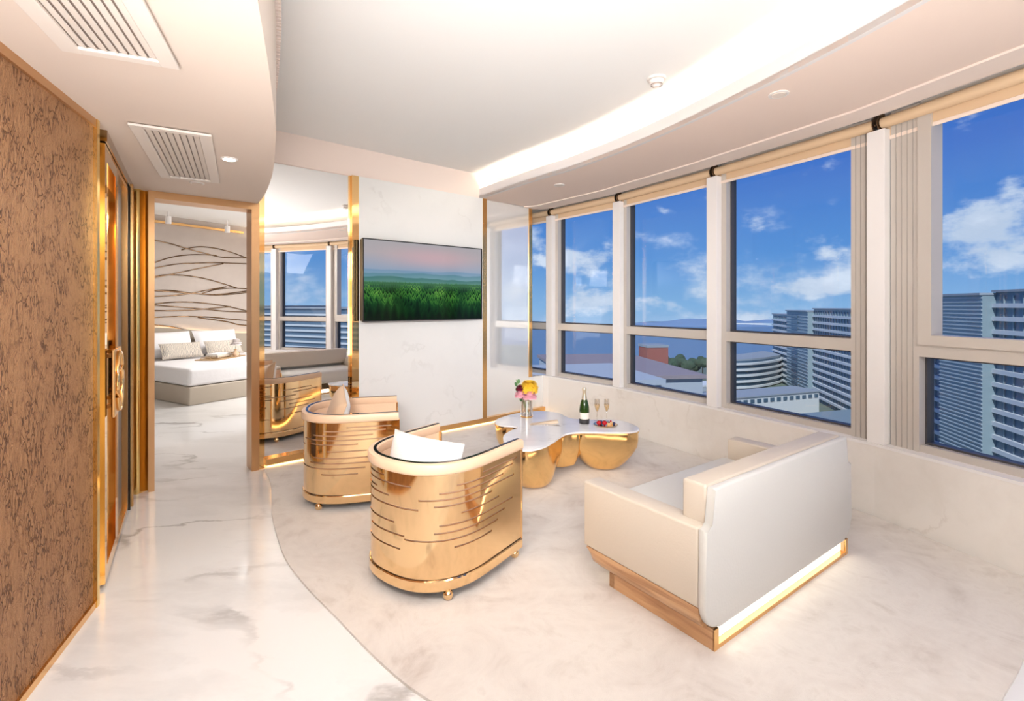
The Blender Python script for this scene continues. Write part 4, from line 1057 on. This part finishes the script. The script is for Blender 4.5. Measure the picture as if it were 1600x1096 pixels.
# ------------------------------------------------------------------ outside
GZ = -50.0
bm = BM(); prism(bm, [(-300, 60), (-60, 20), (60, -900), (1500, -900), (1500, 1150), (-300, 1150)], GZ-.5, GZ); tag(obj('sea', bm, 'sea'), 'blue sea beyond the buildings', kind='structure')
bm = BM(); prism(bm, [(-60, 20), (0, -500), (600, -500), (600, 420), (140, 400), (95, 345), (60, 262), (-60, 250)], GZ, GZ+.8); tag(obj('ground', bm, 'land'), 'green and grey land by the sea', kind='structure')
def mountain(label, x0, x1, y, hmax, seed):
    random.seed(seed); bm = BM(); n = 40; top = []
    for k in range(n+1):
        s = k/n; h = hmax*(math.sin(PI*s)**.7)*(.55+.25*math.sin(s*9+seed)+.2*math.sin(s*23+seed*2)); top.append((x0+(x1-x0)*s, max(h, 1)))
    a_ = [bm.verts.new((x, y, GZ-1)) for x, h in top]; b2 = [bm.verts.new((x, y+60, GZ+h)) for x, h in top]; c2 = [bm.verts.new((x, y+160, GZ-1)) for x, h in top]
    for k in range(n): bm.faces.new((a_[k], a_[k+1], b2[k+1], b2[k])); bm.faces.new((b2[k], b2[k+1], c2[k+1], c2[k]))
    bm.faces.new(a_+c2[::-1]); o = obj('mountain', bm, 'mountain', None, 60); tag(o, label, 'mountain', 'far blue mountains across the sea'); return o
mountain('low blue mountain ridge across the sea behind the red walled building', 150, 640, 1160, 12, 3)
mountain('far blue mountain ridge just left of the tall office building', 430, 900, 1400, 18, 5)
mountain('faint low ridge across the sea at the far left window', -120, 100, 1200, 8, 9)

fx = lambda d: 127+.25*(d-120)
def facade_d(px):   # distance at which the facade line is seen at px
    r = (px-800)/F; return (97)/(r-.25)
OB = thing('office_building', 'long grey-blue office building with white floor bands filling the right windows', 'building', (fx(120), 120, GZ))
FD = Vector((.25, 1)).normalized(); FN = Vector((FD.y, -FD.x))    # FN points away from the room
def wing(nm, d0, d1, ztop, fh, body_m, depth=28, bands=True, proud=0.0, zbot=GZ, ribs=0, parapet=True):
    P, Q = Vector((fx(d0), d0))-FN*proud, Vector((fx(d1), d1))-FN*proud
    org = Vector((fx(120), 120))
    loc = lambda v: (v.x-org.x, v.y-org.y)
    bm = BM(); prism(bm, [loc(P), loc(Q), loc(Q+FN*depth), loc(P+FN*depth)], zbot-GZ, ztop-GZ-.6)
    obj(nm, bm, body_m, OB)
    if parapet:
        bm = BM(); prism(bm, [loc(P-FN*.8-FD*.3), loc(Q-FN*.8+FD*.3), loc(Q+FN*depth), loc(P+FN*depth)], ztop-GZ-.6, ztop-GZ); obj('roof_edge', bm, 'roof_grey', OB)
    z = ztop-1.2-fh
    if bands:
        while z > zbot+1:
            bm = BM(); prism(bm, [loc(P-FN*.9), loc(Q-FN*.9), loc(Q), loc(P)], z-GZ, z-GZ+1.15); obj('floor_band', bm, 'slab_white', OB)
            z -= fh
        bm = BM(); n = int((Q-P).length/3.2)
        for k in range(1, n):
            c = P+(Q-P)*(k/n)-FN*.15; box(bm, (c.x-org.x, c.y-org.y, (ztop+zbot)/2-GZ), (.25, .3, ztop-zbot-3), math.atan2(FD.y, FD.x))
        obj('mullion', bm, 'tower_panel', OB, kind='stuff')
    if ribs:
        bm = BM(); z = ztop-1.5
        while z > zbot:
            prism(bm, [loc(P-FN*.25), loc(Q-FN*.25), loc(Q), loc(P)], z-GZ, z-GZ+.3); z -= ribs
        obj('rib', bm, 'tower_rib', OB, kind='stuff')
D_ = facade_d
wing('wing_wall', D_(1238), D_(1208), -4.4, 3.5, 'glass_bay')
wing('tower_wall', D_(1272), D_(1238), -1.6, 3.5, 'tower_panel', bands=False, proud=3, ribs=1.75)
wing('wing_wall', D_(1440), D_(1272), -.2, 3.5, 'glass_bay')
wing('wing_wall', D_(1487), D_(1440), 3.6, 3.5, 'glass_bay')
wing('tower_wall', D_(1556), D_(1487), 4.7, 3.5, 'tower_panel', bands=False, proud=3, ribs=1.1)
wing('wing_wall', D_(2100), D_(1556), 5.4, 3.5, 'glass_bay')
# small windows up the first tower
org = Vector((fx(120), 120))
Pt, Qt = Vector((fx(D_(1272)), D_(1272))), Vector((fx(D_(1238)), D_(1238)))
for k in range(13):
    z = -5.0-3.5*k; c = Pt.lerp(Qt, .58)-FN*3.3
    bm = BM(); box(bm, (c.x-org.x, c.y-org.y, z-GZ), ((Qt-Pt).length*.30, .3, 1.6), math.atan2(FD.y, FD.x)); obj('window', bm, 'glass_block', OB)
# curved lower wing to the left of the tower
LW = thing('curved_office_wing', 'lower curved office wing with white balcony bands left of the grey tower', 'building', (150, 300, GZ))
arcp = catmull([(178, 318), (160, 302), (144, 292), (129, 288)], 6)
loc2 = [(x-150, y-300) for x, y in arcp]
bm = BM(); prism(bm, loc2+[(x, y+25) for x, y in loc2[::-1]], 0, 18); obj('wing_wall', bm, 'glass_block', LW)
bm = BM(); prism(bm, loc2+[(x, y+25) for x, y in loc2[::-1]], 18, 19); obj('roof', bm, 'roof_grey', LW)
for k in range(5):
    bm = BM(); sweep(bm, loc2, [(0, 1.5+3.5*k), (1.6, 1.5+3.5*k), (1.6, 2.7+3.5*k), (0, 2.7+3.5*k)]); sweep(bm, loc2, [(0, 1.5+3.5*k), (-1.6, 1.5+3.5*k), (-1.6, 2.7+3.5*k), (0, 2.7+3.5*k)]); obj('floor_band', bm, 'slab_white', LW)
pd = thing('white_podium', 'low white arcaded building at the foot of the office wings', 'building', (112, 222, GZ))
bm = BM(); box(bm, (0, 0, 5.5), (62, 14, 11), .35); obj('walls', bm, 'slab_white', pd)
for k in range(16):
    c = Vector((-29+58*k/15, -7.1)); c.rotate(Matrix.Rotation(.35, 2)); bm = BM(); box(bm, (c.x, c.y, 9.2), (2.2, .4, 1.6), .35); obj('window', bm, 'glass_block', pd)
bm = BM(); box(bm, (0, 0, 11.2), (63, 15, .5), .35); obj('roof', bm, 'roof_grey', pd)
# low roofs left of the office building
def lowb(label, c, s, h, rz, roof, wall, red=False):
    o = thing('low_building', label, 'building', (*c, GZ), rz)
    bm = BM(); box(bm, (0, 0, h/2), (s[0], s[1], h)); obj('walls', bm, wall, o)
    bm = BM(); box(bm, (0, 0, h+.5), (s[0]*1.04, s[1]*1.04, 1.0)); obj('roof', bm, roof, o)
    if red:
        bm = BM(); box(bm, (s[0]/2+.2, 0, h*.45+.5), (.4, s[1]*.8, h*.9)); obj('red_wall', bm, 'brick_red', o)
        bm = BM(); box(bm, (0, 0, h+1.6), (s[0]*.5, s[1]*.4, 1.2)); obj('roof_plant', bm, 'roof_grey', o)
    bm = BM(); n = int(s[0]/5)
    for k in range(n): box(bm, (-s[0]/2+s[0]*(k+.5)/n, -s[1]/2-.1, h*.6), (s[0]/n*.6, .2, h*.2))
    obj('window_row', bm, 'glass_block', o, kind='stuff')
    return o
lowb('large low building with a brown roof by the sea', (32, 162), (36, 58), 31, .12, 'roof_brown', 'concrete')
lowb('tall red brick walled block at the end of the brown roof', (59, 202), (9, 9), 34, .12, 'roof_grey', 'brick_red')
lowb('grey flat-roofed block directly below the middle windows', (8, 96), (34, 24), 37, .2, 'concrete', 'roof_grey')
lowb('small white flat-roofed building below the trees', (84, 284), (9, 12), 10, .2, 'slab_white', 'slab_white')
lowb('pale low hall beyond the small white building', (102, 262), (22, 12), 8, .3, 'slab_white', 'concrete')
lowb('grey waterfront hall left of the curved office wing', (122, 176), (26, 16), 10, .3, 'tower_panel', 'concrete')
random.seed(4)
for k in range(9):
    x = 98+(k % 5)*10.5+random.uniform(-.5, .5); y = 330+(k//5)*14+random.uniform(-.8, .8)
    o = thing('tree', 'dark green waterfront tree in the clump near the red walled building', 'tree', (x, y, GZ+.8), 0, 'waterfront trees')
    bm = BM(); hgt = random.uniform(8, 15)
    for j in range(5):
        bmesh.ops.create_icosphere(bm, subdivisions=2, radius=random.uniform(2.2, 3.8), matrix=Matrix.Translation((random.uniform(-2, 2), random.uniform(-2, 2), hgt-random.uniform(0, 4))))
    for v in bm.verts: v.co += Vector((random.uniform(-.4, .4), random.uniform(-.4, .4), random.uniform(-.4, .4)))
    obj('crown', bm, 'tree_dark', o)
    bm = BM(); tube(bm, [(0, 0, -.5), (0, 0, hgt-3)], .4, 6); obj('trunk', bm, 'bronze_inlay', o)

# office blocks further round, seen only in the mirror
for (bx_, by_, hh_, rz_, lb) in ((330, -165, 49, .3, 'banded office block seen only in the wide mirror, left one'), (430, -310, 50, .1, 'banded office block seen only in the wide mirror, right one')):
    o = thing('office_block', lb, 'building', (bx_, by_, GZ), rz_)
    bm = BM(); box(bm, (0, 0, hh_/2), (90, 90, hh_)); obj('walls', bm, 'glass_bay', o)
    bm = BM(); box(bm, (0, 0, hh_+.5), (92, 92, 1)); obj('roof', bm, 'roof_grey', o)
    z = 2
    while z < hh_-2:
        bm = BM(); box(bm, (0, 0, z), (91.6, 91.6, 1.2)); obj('floor_band', bm, 'slab_white', o); z += 3.6
